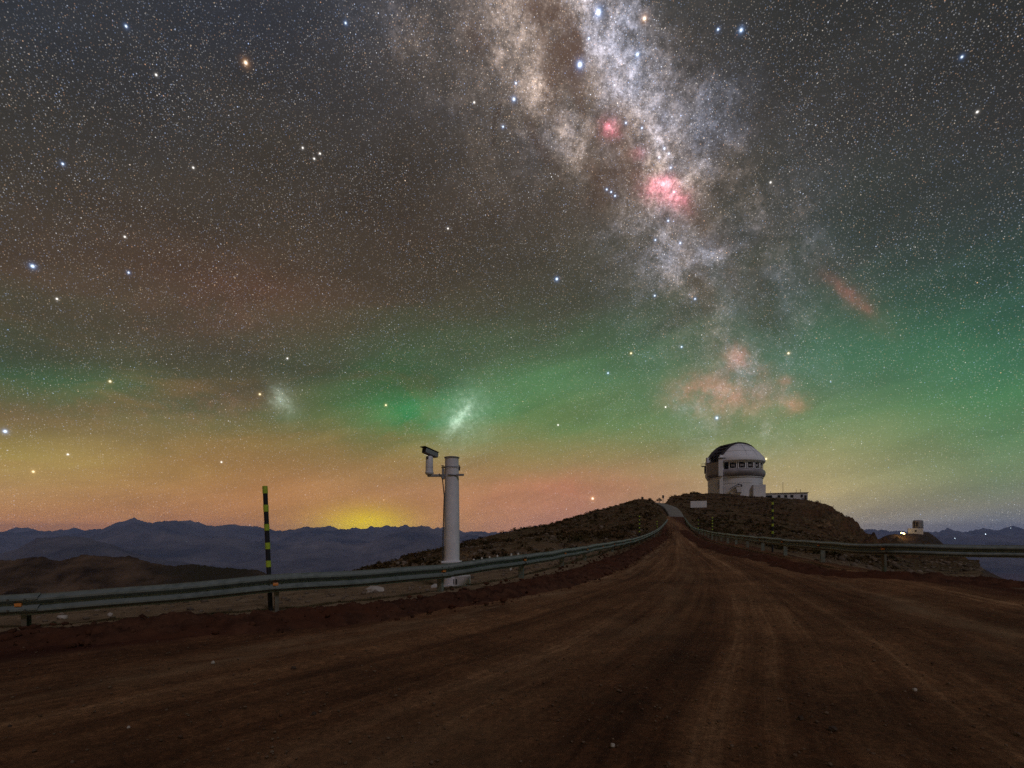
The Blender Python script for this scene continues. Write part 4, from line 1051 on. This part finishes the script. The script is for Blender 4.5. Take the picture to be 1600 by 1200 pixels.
# single pale stones one can point to
def stone(px, py, w, h, mtl, lab, seed, name='stone', cat_='stone'):
    # ray to ground
    d = 3.
    while d < 40 and EYE-(py-HY)/F*d > Hp((px-800)/F*d, d): d += .04
    k_ = d/F; rg = random.Random(seed)
    bm = bmesh.new(); bmesh.ops.create_icosphere(bm, subdivisions=2, radius=1)
    for v in bm.verts:
        f_ = 1+rg.uniform(-.18,.18); v.co = Vector((v.co.x*w*k_/2*f_, v.co.y*w*k_/2*.8*f_, max(-.4, v.co.z)*h*k_*f_))
    bm.verts.index_update(); mb = MB().add([v.co for v in bm.verts], [[v.index for v in f.verts] for f in bm.faces]); bm.free()
    o = mb.build(name, mtl); x_ = (px-800)*k_; o.location = (x_, d, Hp(x_, d)+.01+h*k_*.2); tag(o, lab, cat_)
M_pale = mat('pale_stone', (.32,.27,.22), (.45,.40,.34), 12, .9, .003, 40)
M_dst = mat('dark_stone', (.035,.02,.014), (.07,.045,.03), 20, .9, .003, 40)
stone(585, 925, 30, 7, M_pale, 'large pale flat rock behind the left guardrail, left of the camera post', 1)
stone(97, 967, 16, 4, M_pale, 'flat white stone under the left guardrail near the left edge', 2)
stone(172, 963, 8, 4, M_pale, 'small pale stone under the left guardrail, right of a flat white one', 3)
stone(1429, 1083, 7, 4, M_pale, 'small white stone lying on the dirt road at lower right', 4)
stone(957, 1169, 7, 4, M_pale, 'pale pebble on the road near the bottom edge, right of the middle', 5)
stone(333, 1038, 6, 3, M_pale, 'small pale stone on the road at the lower left', 6)
stone(201, 1142, 5, 3, M_pale, 'tiny pale pebble on the road, lower left near the bottom', 7)
stone(490, 1119, 8, 4, M_dst, 'dark stone on the road below the striped pole', 8)
stone(15, 1139, 6, 4, M_dst, 'dark stone at the far left of the road near the bottom corner', 9)
stone(1301, 1144, 14, 4, M_dst, 'largest dark clod on the road at the lower right', 10)
stone(1251, 1125, 9, 4, M_dst, 'dark clod on the road just left of the largest dark clod', 11)
stone(459, 1046, 8, 3, M_dst, 'flat dark pebble on the road at the lower left of the pole', 12)
# rounded bushes on the skyline
def bush(px, py, w, h, d, lab, seed):
    rg = random.Random(seed); k_ = d/F; x_ = (px-800)*k_; zf = Hp(x_, d); v = []; f = []
    for j in range(320):
        a = rg.random()*2*PI; e = math.asin(rg.random()); r_ = rg.uniform(.55, 1.05)
        c = Vector((math.cos(a)*math.cos(e)*r_*w*k_/2, math.sin(a)*math.cos(e)*r_*w*k_/2, math.sin(e)*r_*h*k_))
        s_ = rg.uniform(.10,.22)*w*k_/2; q = [Vector((rg.uniform(-1,1), rg.uniform(-1,1), rg.uniform(-1,1)))*s_ for _ in range(3)]
        b_ = len(v); v += [c+t for t in q]; f.append((b_, b_+1, b_+2))
    root = empty('bush', (x_, d, max(zf, EYE+(HY-py)*k_)-.1), lab, 'bush')
    MB().add(v, f).build('foliage', M_scrub, root)
    MB().tube([(0,0,-.6),(0,0,h*k_*.4),(w*k_*.1,0,h*k_*.8)], [.12,.08,.03], 6).build('stem', M_dst, root)
bush(1030, 782.5, 9, 5, 160, 'dark rounded bush on the skyline beside the bend of the paved road', 1)
bush(1084, 775, 14, 5, 270, 'wide dark bush on the skyline left of the observatory dome', 2)
bush(1062, 777, 10, 3, 250, 'low dark bush on the skyline between the road and the observatory', 3)
bush(1275, 906-20, 16, 6, 19.5, 'low dark bush behind the right guardrail below the hill', 5)

# ------------------------------------------------------------------ haze
hz = MB().box((0, 0, 3), (35000, 35000, 866))
M_haze = bpy.data.materials.new('haze'); M_haze.use_nodes = True; t = M_haze.node_tree; t.nodes.clear()
pv = t.nodes.new('ShaderNodeVolumePrincipled'); pv.inputs['Color'].default_value = (.40,.53,1.0,1); pv.inputs['Density'].default_value = 5.5e-5; pv.inputs['Anisotropy'].default_value = 0
mo = t.nodes.new('ShaderNodeOutputMaterial'); t.links.new(pv.outputs[0], mo.inputs['Volume'])
hb = hz.build('haze', M_haze, None, False, 'stuff')
